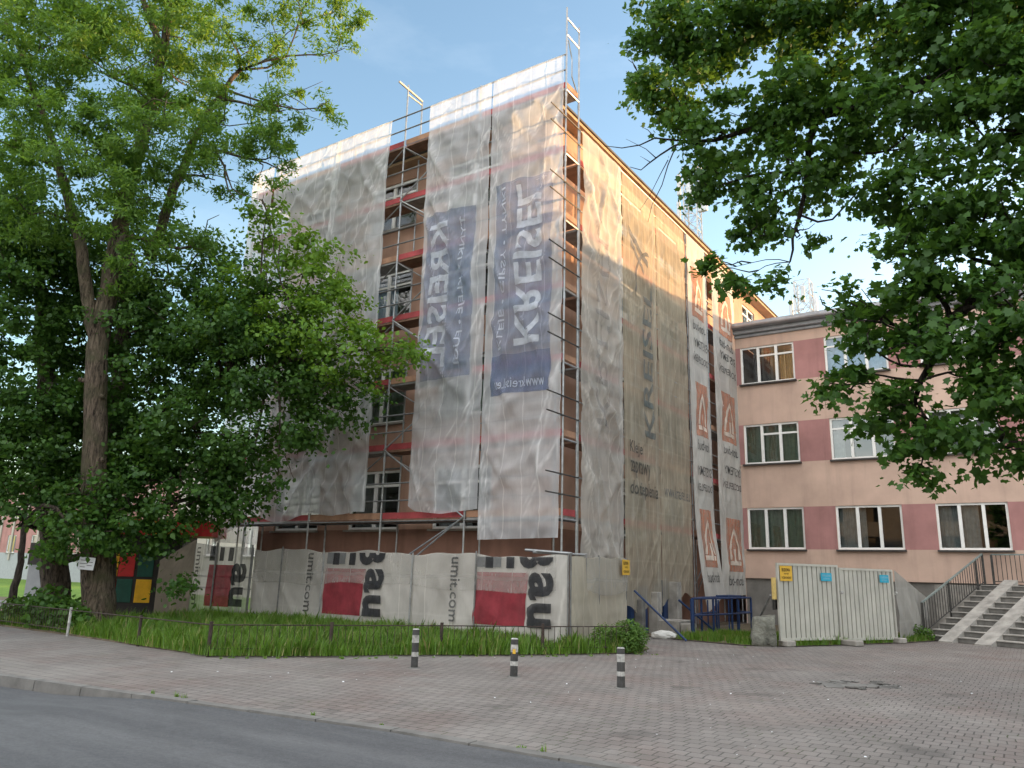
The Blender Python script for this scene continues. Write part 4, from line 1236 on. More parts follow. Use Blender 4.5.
# ------------------------------------------------------------------ right-hand yard
def yard(sign):
    Z = np.array([0, 0, 1.0])
    a = np.array([4.02, 4.05, 0]); b = np.array([5.12, 6.02, 0]); c = np.array([6.18, 8.25, 0])
    for i, (p, q, lab, s0) in enumerate(((a, b, 'corrugated grey hoarding panel carrying a yellow and a blue plate', 0), (b, c, 'corrugated grey hoarding panel with one blue plate, next to the tarp', 1))):
        u = (q - p) / np.linalg.norm(q - p); n = np.array([u[1], -u[0], 0])
        L = np.linalg.norm(q - p)
        T = thing('hoarding_panel', lab, 'fence panel', tuple((p + q) / 2), 'hoarding panels in the yard')
        if i == 1:
            p = p + u * .09 - n * .06; q = q - n * .06; L = np.linalg.norm(q - p)
        z0, z1 = (.17, 2.03) if i == 0 else (.13, 1.97)
        m = MB(); prof = []
        nrib = 12; w = (L - .17) / nrib
        for k in range(nrib):
            s = .085 + k * w
            prof += [(s, 0), (s + w * .80, 0), (s + w * .81, -.03), (s + w * .98, -.03)]
        prof.append((.085 + nrib * w, 0))
        for s, d in prof:
            base = p + u * s + n * d
            m.v += [tuple(base + Z * z0), tuple(base + Z * z1)]
        for k in range(len(prof) - 1):
            m.f.append((2 * k, 2 * k + 2, 2 * k + 3, 2 * k + 1)); m.mi.append(1 if prof[k][1] < 0 and prof[k + 1][1] < 0 else 0)
        m.build('corrugated_sheet', ['panel_sheet', 'panel_groove'], T)
        m = MB()
        for s in (.05, L - .05):
            m.obox(p + u * s + Z * (z0 + z1) / 2, u * .03, n * .03, Z * (z1 - z0) / 2)
        for z in (z0, z1):
            m.obox(p + u * L / 2 + Z * z, u * (L / 2 - .02), n * .025, Z * .03)
        m.build('frame', 'panel_sheet', T)
        m = MB(); m.tube(p + u * (L - .0) + n * .04 + Z * 1.35, p + u * (L + .07) + n * .04 + Z * 1.35, .045, 8); m.build('clamp', 'white_paint', T)
        # plates
        if i == 0:
            sign(p + u * .30 + n * .05 + Z * 1.80, u, n, .42, .38, [('BUDOWA', (.14, .82, .62, .85), .03), ('WSTĘP', (.3, .7, .40, .54), .02), ('WZBRONIONY', (.1, .9, .14, .30), .02)],
                 'yellow_sign', 'yellow warning plate on the left hoarding panel')
        sign(p + u * (1.75 if i == 0 else 1.92) + n * .05 + Z * 1.74, u, n, .40, .21, [('OGRODZENIA', (.1, .9, .55, .8), .01), ('BUDOWLANE', (.2, .8, .2, .42), .0)],
             'cyan_sign', 'blue plate on the left hoarding panel, right of the yellow one' if i == 0 else 'blue plate on the right hoarding panel', 'pale_print')
    u = (b - a) / np.linalg.norm(b - a); n = np.array([u[1], -u[0], 0])
    for pos, lab in ((a + u * .25, 'concrete foot under the left end of the hoarding'), (b + u * .1 + n * .12, 'long concrete foot between the two hoarding panels'), (c - u * .05, 'pale block at the tarp end of the hoarding')):
        m = MB(); m.obox(pos + Z * .075, u * .16, n * (.34 if 'long' in lab else .16), Z * .07)
        tag(m.build('concrete_block', 'concrete', bevel=.02), lab, 'concrete block')
    # grey tarp behind the panels reaching to the stair rail
    d = np.array([6.55, 11.9, 0]); u2 = (d - c) / np.linalg.norm(d - c); n2 = np.array([u2[1], -u2[0], 0])
    L = np.linalg.norm(d - c)
    S = Sheet(c, u2, n2, 31, vfold=.05, diag=.10, bulge=.06, ties=(1.3, 1.6, 0), edge=0)
    o = S.mesh('tarp', 0.02, L, .06, lambda s: 2.0 - .22 * s, 'grey_tarp', None, step=.06)
    tag(o, 'creased grey tarp hanging between hoarding and stair railing', 'tarp')
    # timber and prop at the left end of the panels
    m = MB(); q = a - u * .10 + n * .0
    m.obox(q + Z * 1.42, u * .05, n * .03, Z * .27); tag(m.build('timber', 'yellow_timber'), 'short yellow timber fixed upright at the hoarding edge', 'timber')
    m = MB(); m.tube(q + n * -.05 + Z * 1.25 - u * .08, np.array([3.0, 4.75, .02]), .028, 8)
    tag(m.build('prop', 'dull_steel'), 'grey steel prop leaning down behind the stone block', 'prop')
    # upright worn stone block
    m = MB(); rr = random.Random(5)
    c0 = np.array([3.62, 4.0, 0]); g = 7
    bm = bmesh.new(); bmesh.ops.create_cube(bm, size=1); bmesh.ops.subdivide_edges(bm, edges=bm.edges[:], cuts=5, use_grid_fill=True)
    for v in bm.verts:
        k = v.co.copy()
        tz = k.z + .5
        sc = 1 - .14 * tz
        r_ = 1 - .10 * (abs(k.x) * 2) ** 4 * (abs(k.y) * 2) ** 4 - .06 * (tz ** 6) * ((abs(k.x) * 2) ** 2 + (abs(k.y) * 2) ** 2)
        dn = .05 * noise.noise(k * 2.4) + .02 * noise.noise(k * 7)
        v.co = Vector((k.x * .66 * sc * r_ + dn + .05 * tz, k.y * .5 * sc * r_ + dn, tz * .72 * (1 + .05 * noise.noise(k * 3 + Vector((3, 1, 2))) + .10 * k.x)))
        v.co.rotate(Matrix.Rotation(.35, 3, 'Z')); v.co += Vector(c0)
    me = bpy.data.meshes.new('stone_block'); bm.to_mesh(me); bm.free(); me.materials.append(MATS['worn_stone'])
    me.polygons.foreach_set('use_smooth', [True] * len(me.polygons))
    o = bpy.data.objects.new('stone_block', me); COL.objects.link(o)
    tag(o, 'weathered upright stone block in front of the hoarding', 'stone')
    # blue tubular guard round the basement steps
    T = thing('guard_railing', 'blue tubular steel railing round the basement entrance', 'railing', (1.6, 5.5, 0))
    pts = [(1.55, 4.55), (1.72, 5.75), (1.88, 6.9), (1.93, 8.6), (1.3, 9.2), (1.12, 7.7), (1.2, 6.2)]
    for i, (x, y) in enumerate(pts):
        m = MB(); m.tube((x, y, 0), (x, y, 1.06), .035 if i else .06, 8); m.build('post', 'blue_steel', T)
    for z in (.62, 1.07):
        m = MB()
        for i in range(len(pts)):
            if i == 4: continue
            p, q = pts[i], pts[(i + 1) % len(pts)]
            m.tube((*p, z), (*q, z), .026, 8)
        m.build('rail', 'blue_steel', T)
    m = MB(); m.box(1.12, 1.5, 7.7, 9.0, 1.06, 1.13); m.build('cover_plate', 'blue_steel', T)
    m = MB()
    for k in range(4):
        m.tube((1.25 + .15 * k, 6.6 + .5 * k, .03), (1.25 + .15 * k, 6.6 + .5 * k, 1.0), .024, 6)
    m.build('inner_bar', 'blue_steel', T)
    # steel stays, pillars and plinth below the side sheets
    for (p, q, lab) in (((.30, 3.5, 1.25), (1.75, 3.55, .02), 'dark blue stay sloping from the fence end to the paving'), ((.9, 5.2, 1.0), (1.75, 6.1, .05), 'dark blue stay crossing behind the railing')):
        m = MB(); m.tube(p, q, .03, 8); tag(m.build('stay', 'blue_steel'), lab, 'steel stay')
    for k, (x, y, w, h, mt, lab) in enumerate(((.12, 4.25, .12, 1.0, 'dark_concrete', 'dark pillar nearest the fence end below the tan sheet'), (.12, 5.3, .15, 1.2, 'concrete', 'slim pillar second from the fence end below the tan sheet'), (.14, 6.75, .17, 1.5, 'concrete', 'pale pillar beside the blue railing below the tan sheet'),)):
        m = MB(); m.box(x - w, x + w, y - w, y + w, 0, h); tag(m.build('pillar', mt, bevel=.015), lab, 'pillar')
    m = MB(); m.box(.15, .9, 5.2, 6.2, 0, .42); m.box(.95, 1.25, 5.15, 5.6, 0, .36); tag(m.build('retaining_wall', 'concrete', bevel=.02), 'low concrete retaining wall by the basement entrance', 'low wall')
    for y, h in ((4.75, 1.1), (5.0, .95), (6.0, 1.15)):
        pass
    T = thing('steel_frame', 'blue steel frames stored upright behind the ragged foot of the tan sheets', 'steel frame', (-.1, 5, 0))
    for k, y in enumerate((3.9, 4.7, 5.65, 6.2)):
        m = MB(); m.box(-.12, .02, y, y + (.30 if k % 2 else .18), .05, 1.25 + .1 * k); m.build('upright', 'blue_steel', T)
    # white sack
    m = MB(); bm = bmesh.new(); bmesh.ops.create_icosphere(bm, subdivisions=3, radius=1)
    for v in bm.verts:
        k = v.co.copy(); dn = 1 + .18 * noise.noise(k * 2.2)
        v.co = Vector((k.x * .34 * dn, k.y * .2 * dn, max(-.02, k.z * .13 * dn + .09)))
        v.co.rotate(Matrix.Rotation(.4, 3, 'Z')); v.co += Vector((.95, 3.95, .0))
    me = bpy.data.meshes.new('sack'); bm.to_mesh(me); bm.free(); me.materials.append(MATS['white_bag'])
    o = bpy.data.objects.new('sack', me); COL.objects.link(o); tag(o, 'white sack lying on the paving beside the fence end', 'sack')


def stairs():
    bdir = R(28); d = np.array([math.sin(bdir), math.cos(bdir), 0]); w = np.array([math.cos(bdir), -math.sin(bdir), 0]); Z = np.array([0, 0, 1.0])
    S0 = np.array([6.62, 10.35, 0])
    T = thing('staircase', 'concrete outdoor steps with two smooth ramps climbing to the pink wing', 'stairs', tuple(S0))
    n, rise, run, W = 10, .165, .33, 6.5
    for k in range(n):
        a, b = d * (run * k), d * (run * (k + 1) - .004)
        m = MB()
        c = S0 + (a + b) / 2 + w * W / 2 + Z * (rise * (k + 1) / 2)
        m.obox(c - Z * .02, d * (run / 2 - .002), w * W / 2, Z * (rise * (k + 1) / 2 - .02))
        m.obox(S0 + (a + b) / 2 + w * W / 2 + Z * (rise * (k + 1) - .018) - d * .012, d * (run / 2 + .012), w * (W / 2 + .01), Z * .018)
        m.mi = [1] * 6 + [0] * 6
        m.build('step', ['step_concrete', 'dark_concrete'], T, bevel=.008)
    m = MB(); m.obox(S0 + d * (run * n + .8) + w * W / 2 + Z * (rise * n / 2 - .01), d * .8, w * (W / 2 + 2), Z * (rise * n / 2 - .01)); m.build('landing', 'step_concrete', T)
    for u0_, ww in ((.55, .42), (1.62, .46)):
        m = MB()
        p0 = S0 + w * u0_ - d * .28; p1 = S0 + w * u0_ + d * (run * n + .02)
        v = []
        for p, z in ((p0, .04), (p1, rise * n + .17)):
            v += [p + Z * z, p + w * ww + Z * z, p + w * ww + Z * (z - .30), p + Z * (z - .30)]
        m.add(v, [(0, 1, 5, 4), (1, 2, 6, 5), (3, 0, 4, 7), (0, 3, 2, 1), (4, 5, 6, 7)])
        m.build('ramp', 'step_concrete', T)
    # railing
    T = thing('stair_railing', 'iron bar railing up the left side of the steps and along the landing', 'railing', tuple(S0))
    e0 = S0 - w * .06; e1 = e0 + d * (run * n); e2 = e1 + d * .5; e3 = e2 + np.array([6.0, -.4, 0])
    h = .98
    def seg(p, z0, q, z1, nb, posts):
        m = MB(); m.obox((p + q) / 2 + Z * ((z0 + z1) / 2 + h), (q - p) / 2 + Z * (z1 - z0) / 2, np.cross((q - p) / np.linalg.norm(q - p), Z) * .03, Z * .022); m.build('handrail', 'rail_top', T)
        m = MB(); m.tube(p + Z * (z0 + .12), q + Z * (z1 + .12), .016, 6); m.build('bottom_rail', 'rail_iron', T)
        m = MB()
        for k in range(nb + 1):
            f = k / nb; c = p + (q - p) * f; z = z0 + (z1 - z0) * f
            m.tube(c + Z * (z + .12), c + Z * (z + h), .012, 5)
        m.build('bars', 'rail_iron', T)
        for f in posts:
            c = p + (q - p) * f; z = z0 + (z1 - z0) * f
            m = MB(); m.obox(c + Z * (z + h / 2 - .05), np.array([.035, 0, 0]), np.array([0, .035, 0]), Z * (h / 2 + .05)); m.build('post', 'rail_iron', T)
    seg(e0, .1, e1, rise * n, 26, (0.0, .42, .88, 1.0))
    seg(e2, rise * n, e3, rise * n, 46, (0, .33, .66))
    # weeds at the foot of the steps
    leaf_blob('shrub', [((6.45, 9.95, .22), .26, 260), ((6.7, 10.0, .18), .2, 160)], 'weed_leaves', 'small green weed at the foot of the steps', 'plant', .07)


def bollards():
    G = 'black and white bollards along the paving'
    def one(x, y, h, label):
        T = thing('bollard', label, 'bollard', (x, y, 0), G)
        m = MB(); n = 12
        bands = [(0, .30, 0), (.30, .42, 1), (.42, .66, 0), (.66, .86, 1), (.86, 1.0, 0)]
        for a, b, mi in bands:
            m.path([(x, y, a * h), (x, y, b * h)], [.062, .06], n, mi, cap=False)
        m.path([(x, y, h), (x, y, h + .015)], [.06, .045], n, 1, cap=True)
        m.build('shaft', ['black_paint', 'white_paint'], T)
        m = MB(); m.path([(x, y, 0), (x, y, .012)], [.11, .09], n); m.build('collar', 'dark_concrete', T)
        return T
    one(4.37, -5.75, .56, 'bollard nearest the road corner, rightmost of three')
    t = one(2.52, -5.84, .58, 'middle bollard with a scrap of torn sticker')
    m = MB(); m.box(2.535, 2.575, -5.912, -5.885, .36, .43); m.build('sticker', 'yellow_sign', t)
    one(.63, -6.07, .63, 'tallest bollard, in front of the long fence post')


def low_fence():
    segs = [((-20.5, -6.7), (-14.2, -6.75)), ((-14.2, -6.75), (-8.68, -7.1)), ((-8.68, -7.1), (-3.05, -7.5)), ((-3.05, -7.5), (-1.73, -5.77)), ((-1.73, -5.77), (-.43, -4.02)), ((-.43, -4.02), (.98, -2.43)), ((.98, -2.43), (2.1, -.75))]
    T = thing('low_fence', 'knee high rusty iron fence edging the grass bed', 'fence', (-3, -6, 0))
    for i, (p, q) in enumerate(segs):
        p = np.array([*p, 0.]); q = np.array([*q, 0.]); L = np.linalg.norm(q - p)
        m = MB(); m.tube(p + (0, 0, .56), q + (0, 0, .56), .012, 6)
        m.build('top_rail', 'rusty_iron', T)
        m = MB(); nb = int(L / .13)
        if i not in (2,):
            m.tube(p + (0, 0, .14), q + (0, 0, .14), .010, 5)
            for k in range(1, nb):
                c = p + (q - p) * k / nb
                m.tube(c + (0, 0, .1), c + (0, 0, .56), .007, 4)
            m.build('bars', 'rusty_iron', T)
        m = MB(); m.tube(p, p + (0, 0, .62), .035 if i != 2 else .03, 8); m.build('post', 'rusty_iron' if i != 2 else 'white_paint', T)
    m = MB(); m.tube((-5.6, -7.3, 0), (-5.6, -7.3, .6), .03, 8); m.build('post', 'rusty_iron', T)
    m = MB(); m.tube((2.1, -.75, 0), (2.1, -.75, .6), .035, 8); m.build('post', 'rusty_iron', T)


# ------------------------------------------------------------------ foliage
LEAFS = {
    'ovate': np.array([(0, 0, 0), (.30, .36, .06), (.68, .30, .05), (1, 0, -.06), (.68, -.30, .05), (.30, -.36, .06)]),
    'lobed': np.array([(0, 0, 0), (.12, .42, .03), (.42, .30, .02), (.62, .50, .05), (.70, .20, 0), (1, 0, -.06), (.70, -.20, 0), (.62, -.50, .05), (.42, -.30, .02), (.12, -.42, .03)]),
    'narrow': np.array([(0, 0, 0), (.45, .16, .03), (1, 0, -.04), (.45, -.16, .03)]),
}


def leaves_at(C, size, shape, flat=.6, outward=None, rng=RNG, droop=.35):
    n = len(C)
    nrm = rng.normal(0, .62, (n, 3)); nrm[:, 2] += flat
    if outward is not None:
        nrm += outward * .55
    nrm /= np.linalg.norm(nrm, axis=1, keepdims=True) + 1e-9
    a = rng.normal(0, 1, (n, 3)); a[:, 2] -= droop
    a -= nrm * np.sum(a * nrm, 1, keepdims=True); a /= np.linalg.norm(a, axis=1, keepdims=True) + 1e-9
    b = np.cross(nrm, a)
    sz = size * (.5 + .95 * rng.random(n) ** 1.3)
    sh = LEAFS[shape]
    V = C[:, None, :] + sz[:, None, None] * (sh[None, :, 0:1] * a[:, None] + sh[None, :, 1:2] * b[:, None] + sh[None, :, 2:3] * nrm[:, None])
    return V


def clumps(lobes, rng, clump_r, per_clump, dens, hollow=.45):
    """lobes: (centre, radius, density). returns leaf centres and outward directions"""
    P = []; O = []
    for c, r, k in lobes:
        c = np.array(c, float)
        nc = max(3, int(dens * k * r * r))
        d = rng.normal(0, 1, (nc, 3)); d /= np.linalg.norm(d, axis=1, keepdims=True)
        rad = r * (hollow + (1.08 - hollow) * rng.random(nc) ** .6)
        cc = c + d * rad[:, None] * np.array([1, 1, .85])
        for q, dd in zip(cc, d):
            n = max(4, int(per_clump * rng.uniform(.4, 1.5)))
            cr = clump_r * rng.uniform(.6, 1.4)
            e = rng.normal(0, 1, (n, 3)) * np.array([1, 1, .55]) * cr * .55
            e[:, 2] -= .25 * np.hypot(e[:, 0], e[:, 1])
            P.append(q + e); O.append(np.repeat(dd[None], n, 0))
    return np.concatenate(P), np.concatenate(O)


def crown(name, lobes, mat, shape, size, parent, clump_r, per_clump, dens, hollow=.45, seed=1, flat=.6):
    rng = np.random.default_rng(seed)
    P, O = clumps(lobes, rng, clump_r, per_clump, dens, hollow)
    k = P[:, 2] > .1; P, O = P[k], O[k]
    V = leaves_at(P, size, shape, flat, O, rng)
    K = V.shape[1]; n = len(V)
    return raw_mesh(name, V.reshape(-1, 3), np.full(n, K), np.arange(n * K), mat, parent), n


def leaf_blob(name, lobes, mat, label, cat, size, group=None, shape='ovate', parent=None):
    P = []; O = []
    for c, r, n in lobes:
        d = RNG.normal(0, 1, (n, 3)); d /= np.linalg.norm(d, axis=1, keepdims=True)
        rr = r * RNG.random(n) ** .4
        q = np.array(c) + d * rr[:, None]; k = q[:, 2] > .03
        P.append(q[k]); O.append(d[k])
    P = np.concatenate(P); O = np.concatenate(O)
    V = leaves_at(P, size, shape, .6, O); K = V.shape[1]
    o = raw_mesh(name, V.reshape(-1, 3), np.full(len(V), K), np.arange(len(V) * K), mat, parent)
    if label:
        tag(o, label, cat, group)
    return o


def wig(p, q, n, amp, rng):
    p = np.array(p, float); q = np.array(q, float); L = np.linalg.norm(q - p)
    pts = []
    off = rng.normal(0, amp * L, 3); off2 = rng.normal(0, amp * .5 * L, 3)
    for i in range(n + 1):
        f = i / n
        pts.append(p + (q - p) * f + off * math.sin(math.pi * f) + off2 * math.sin(2 * math.pi * f))
    return pts


def branch_tree(m, stems, lobes, rng, twig=.05, min_r=.012, per=3):
    """stems: list of (pts, radii). adds limbs from the stems to each lobe with sub-branches"""
    anchors = []
    for pts, rad in stems:
        dp = []; dr = []
        for i in range(len(pts) - 1):
            for k in range(4):
                f = k / 4
                w_ = rng.normal(0, .02, 3) * (k > 0)
                dp.append(np.array(pts[i]) * (1 - f) + np.array(pts[i + 1]) * f + w_); dr.append(rad[i] * (1 - f) + rad[i + 1] * f)
        dp.append(np.array(pts[-1])); dr.append(rad[-1])
        m.path(dp, dr, 10)
        anchors += list(zip(dp[3:], dr[3:]))
    for c, r, k in lobes:
        c = np.array(c, float)
        best = min(anchors, key=lambda a: np.linalg.norm(a[0] - c) + (1.5 if a[0][2] > c[2] + .3 else 0))
        p, pr = best
        L = np.linalg.norm(c - p)
        r0_ = min(pr * .6, .03 + .02 * L)
        pts = wig(p, c, 6, .08, rng)
        m.path(pts, [r0_ * (1 - .7 * i / 6) for i in range(7)], 6)
        for _ in range(per):
            i = rng.integers(3, 7); s = pts[i]
            d = rng.normal(0, 1, 3); d[2] = abs(d[2]) * .5 - .1; d /= np.linalg.norm(d)
            e = c + d * r * .95
            m.path(wig(s, e, 4, .10, rng), [max(min_r, r0_ * .35) * (1 - .8 * j / 4) + .003 for j in range(5)], 5)


def L_(x, y, rpx, dist, k=1.0):
    c = at(x, y, dist)
    depth = np.dot(c - CAM, fw)
    return (c, rpx * depth / F_PX, k)


def trees():
    rng = np.random.default_rng(5)
    # --- tall ash in front
    T = thing('ash_tree', 'tall light green ash with a bare lower trunk in front of the dark limes', 'tree', (-10.3, -5.6, 0))
    A = lambda x, y, d=23.1: at(x, y, d)
    base = np.array([-10.35, -5.55, 0.0])
    main = [base, base + (0, 0, .8), A(95, 520), A(95, 450), A(97, 350), A(112, 270), A(120, 235)]
    rad = [.52, .40, .33, .30, .27, .25, .24]
    right = [A(120, 235), A(128, 190), A(140, 150), A(155, 90), A(165, 45, 22.7), A(172, -10, 22.5), A(176, -70, 22.5)]
    lft = [A(97, 345), A(88, 300), A(82, 250), A(66, 190, 23.6), A(52, 140, 24), A(30, 80, 24.2), A(5, 20, 24.4)]
    fork = [A(155, 90), A(158, 40, 23.4), A(143, 0, 23.6), A(138, -50, 23.8)]
    lean = [A(150, 260, 24.5), A(170, 200, 23.5), A(190, 150, 23), A(210, 110, 22.6), A(240, 70, 22.2)]
    m = MB()
    lobes = [L_(40, 40, 62, 23, 1), L_(100, 70, 60, 22.5, 1), L_(165, 30, 60, 22, .9), L_(235, 45, 52, 22, .75), L_(300, 25, 42, 21.6, .65), L_(345, 48, 20, 21.4, .55),
             L_(225, 120, 58, 22, .9), L_(285, 110, 40, 21.8, .55), L_(330, 100, 22, 21.5, .4), L_(150, 130, 62, 21.5, 1.1), L_(75, 150, 62, 22, 1.1), L_(15, 140, 58, 23, 1.1), L_(120, 190, 50, 21.6, .9),
             L_(215, 180, 36, 22.5, .55), L_(258, 160, 36, 22, .6), L_(30, 215, 48, 23.5, .9), L_(60, 5, 60, 24, .9), L_(140, -30, 80, 23, .9), L_(260, -40, 60, 22.4, .8), L_(0, 80, 50, 24, 1), L_(185, 85, 48, 23.6, .8), L_(150, 265, 42, 22.2, .8), L_(200, 240, 34, 22.2, .5), L_(20, -20, 80, 24.5, 1), L_(330, -20, 45, 22, .7)]
    stems = [(main, rad), (right, [.24, .2, .17, .14, .12, .09, .05]), (lft, [.19, .17, .15, .13, .11, .08, .04]), (fork, [.12, .10, .08, .04]), (lean, [.16, .14, .12, .09, .06])]
    branch_tree(m, stems, lobes, rng)
    # bare drooping branches at the right edge
    for a, b in (((215, 150), (262, 200)), ((262, 200), (270, 222)), ((225, 165), (240, 200))):
        m.path(wig(A(*a, 21.9), A(*b, 21.7), 5, .08, rng), [.035, .03, .025, .02, .014, .008], 6)
    for z, s in ((6.0, 1), (6.6, -1), (3.9, 1)):
        c = base + (0.5, -.6, z) if False else A(98 + 6 * s, 400 - (z - 6) * 30)
        m.tube(c, c + np.array([.25 * s, -.22, .05]), .07, 8, .06)
    m.build('trunk', 'ash_bark', T, smooth=True)
    o, n1 = crown('crown', lobes, 'ash_leaves', 'narrow', .155, T, .30, 150, 15, .3, 3, .5)
    # --- limes behind and right: dark, dense, large heart-shaped leaves
    T = thing('lime_tree', 'dense dark lime tree whose low branches reach right across the scaffolding', 'tree', (-12.2, -3.4, 0))
    m = MB()
    b2 = at(99, 612, 25.8) * (1, 1, 0)
    D = 25.0
    lobes = [L_(205, 330, 62, 22.5), L_(255, 310, 58, 21.8), L_(310, 330, 52, 21.3), L_(350, 355, 42, 21), L_(395, 358, 24, 20.8), L_(320, 275, 42, 21.6, .9), L_(280, 240, 36, 22, .8), L_(268, 205, 22, 22, .7),
             L_(150, 330, 60, 24), L_(250, 385, 60, 22), L_(310, 395, 46, 21.5), L_(350, 400, 32, 21.2), L_(150, 400, 62, 23.5), L_(200, 440, 60, 22.5), L_(255, 450, 46, 22), L_(300, 435, 34, 21.6), L_(278, 480, 22, 21.6, .9),
             L_(150, 480, 55, 23), L_(200, 500, 44, 22.6), L_(235, 490, 34, 22.2), L_(170, 535, 30, 22.6, .9), L_(130, 520, 42, 22.6), L_(300, 300, 30, 21.2, 1), L_(370, 335, 26, 20.8, 1), L_(170, 280, 50, 23.5, .9), L_(225, 275, 40, 23, .8), L_(180, 580, 12, 22.0, 1.6), L_(200, 385, 50, 24), L_(130, 440, 50, 24.5), L_(260, 345, 46, 23), L_(300, 370, 40, 22.5), L_(175, 455, 46, 23.8), L_(215, 470, 38, 23.4), L_(130, 480, 44, 24.5), L_(180, 340, 54, 24.5), L_(120, 290, 50, 25), L_(230, 320, 40, 24)]
    stems = [([b2, b2 + (0, 0, 1.5), at(108, 500, D), at(119, 400, D), at(124, 320, D), at(130, 250, D)], [.36, .30, .28, .26, .22, .15]),
             ([at(114, 450, D), at(160, 410, 24.2), at(220, 380, 23), at(290, 360, 22), at(350, 352, 21.2)], [.16, .13, .10, .08, .04])]
    branch_tree(m, stems, [l for l in lobes if l[0][2] > 2.9], rng, per=3)
    m.build('trunk', 'lime_bark', T, smooth=True)
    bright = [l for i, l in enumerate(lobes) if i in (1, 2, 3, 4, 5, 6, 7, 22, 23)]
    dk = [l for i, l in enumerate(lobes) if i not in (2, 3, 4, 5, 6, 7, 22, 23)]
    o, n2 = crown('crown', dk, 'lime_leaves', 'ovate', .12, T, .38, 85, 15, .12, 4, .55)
    o, n3 = crown('sun_tinted_crown', [(c, r * 1.02, k * .8) for c, r, k in bright + [L_(410, 350, 13, 20.7), L_(300, 255, 28, 21.4), L_(335, 300, 30, 21.2)]], 'sunlit_tint_lime_leaves', 'ovate', .115, T, .36, 85, 16, .2, 5, .55)  # right part of the crown, coloured lighter to look sunlit
    # --- second lime further left
    T = thing('lime_tree', 'dark lime tree filling the left edge, trunk shaded', 'tree', (-14, -4.8, 0))
    m = MB(); b3 = np.array([-13.6, -5.0, 0]); D = 26.4
    lobes = [L_(20, 290, 60, 25), L_(-20, 350, 60, 25), L_(50, 350, 56, 25.5), L_(20, 400, 58, 24.8), L_(60, 430, 50, 25), L_(15, 460, 52, 24.5), L_(50, 495, 40, 24.2), L_(8, 505, 30, 24), L_(56, 548, 17, 23.2, .9), L_(95, 500, 34, 23.0, 1.0), L_(66, 522, 30, 22.3, 1.1), L_(104, 520, 26, 22.2, 1.2), L_(124, 538, 18, 22.2, 1.1),
             L_(70, 300, 50, 26), L_(120, 340, 50, 26.5), L_(110, 420, 50, 26), L_(-30, 450, 60, 25), L_(30, 235, 50, 25.5, .8), L_(90, 245, 46, 26, .8), L_(60, 260, 50, 25), L_(85, 390, 54, 26.5), L_(40, 440, 56, 26), L_(90, 460, 44, 25.5), L_(0, 250, 56, 25.5), L_(20, 180, 50, 26, .8), L_(140, 210, 44, 26, .7), L_(200, 250, 36, 25.5, .6)]
    stems = [([b3, b3 + (0, 0, 1.0), at(52, 500, D), at(48, 420, D), at(44, 340, D), at(40, 260, D)], [.46, .38, .33, .28, .22, .12])]
    branch_tree(m, stems, lobes, rng, per=3)
    m.build('trunk', 'lime_bark', T, smooth=True)
    o, n4 = crown('crown', lobes, 'lime_leaves', 'ovate', .125, T, .40, 85, 15, .12, 6, .55)
    # --- the maple whose crown hangs in from the right
    T = thing('maple_tree', 'big dark maple overhanging from the right with a bare twig tip', 'tree', (12.0, -4.4, 0))
    m = MB(); b4 = np.array([12.0, -4.4, 0.0])
    lobes = [L_(690, 30, 48, 13.2, .9), L_(655, 45, 30, 13.2, .9), L_(640, 75, 20, 13.2, .9), L_(675, 95, 40, 13.2), L_(660, 12, 26, 13.4, .8), L_(740, 40, 58, 13), L_(810, 30, 64, 12.8), L_(890, 30, 66, 12.5), L_(970, 40, 66, 12.3), L_(1040, 60, 70, 12),
             L_(720, 130, 46, 13), L_(700, 175, 28, 13, .9), L_(780, 110, 56, 12.8), L_(850, 110, 60, 12.4), L_(920, 120, 62, 12.2), L_(1000, 130, 66, 12), L_(760, 190, 40, 13, .9), L_(745, 235, 30, 13.2, .8), L_(815, 170, 46, 12.7, .9), L_(735, 280, 20, 13.2, .9), L_(770, 290, 22, 13.1, .8), L_(712, 268, 12, 13.3, .9),
             L_(890, 195, 44, 12.2, .9), L_(950, 210, 60, 12), L_(1020, 220, 60, 11.8), L_(910, 270, 46, 12), L_(975, 290, 60, 11.8), L_(1035, 320, 60, 11.6), L_(845, 300, 26, 12.3, .8), L_(880, 320, 36, 12.1), L_(930, 350, 48, 11.9), L_(990, 380, 54, 11.7), L_(868, 345, 24, 12.1, .9), L_(832, 388, 12, 12.2, 1.3), L_(848, 375, 10, 12.2, 1.2),
             L_(890, 400, 32, 12, 1), L_(930, 420, 38, 11.9), L_(1000, 440, 36, 11.7), L_(905, 445, 26, 12), L_(918, 474, 16, 12, 1), L_(870, 425, 14, 12.1, 1), L_(1030, 460, 22, 11.6), L_(760, -40, 80, 13), L_(900, -50, 90, 12.5), L_(1020, -40, 90, 12.2), L_(1100, 200, 90, 12), L_(1100, 380, 70, 11.6), L_(800, 235, 22, 13, .7)]
    lobes += [(np.array(c), r, .7) for c, r in (((13.6, -3.6, 7.2), 1.5), ((15.0, -4.4, 6.4), 1.5), ((14.6, -5.6, 8.4), 1.6), ((13.2, -3.0, 9.6), 1.6), ((11.6, -3.2, 11.0), 1.6), ((14.4, -4.0, 10.4), 1.6), ((13.0, -6.2, 9.8), 1.5), ((12.4, -4.6, 12.2), 1.5), ((16.2, -4.8, 7.6), 1.3), ((14.2, -2.6, 5.6), 1.2), ((10.2, -2.6, 12.0), 1.4))]
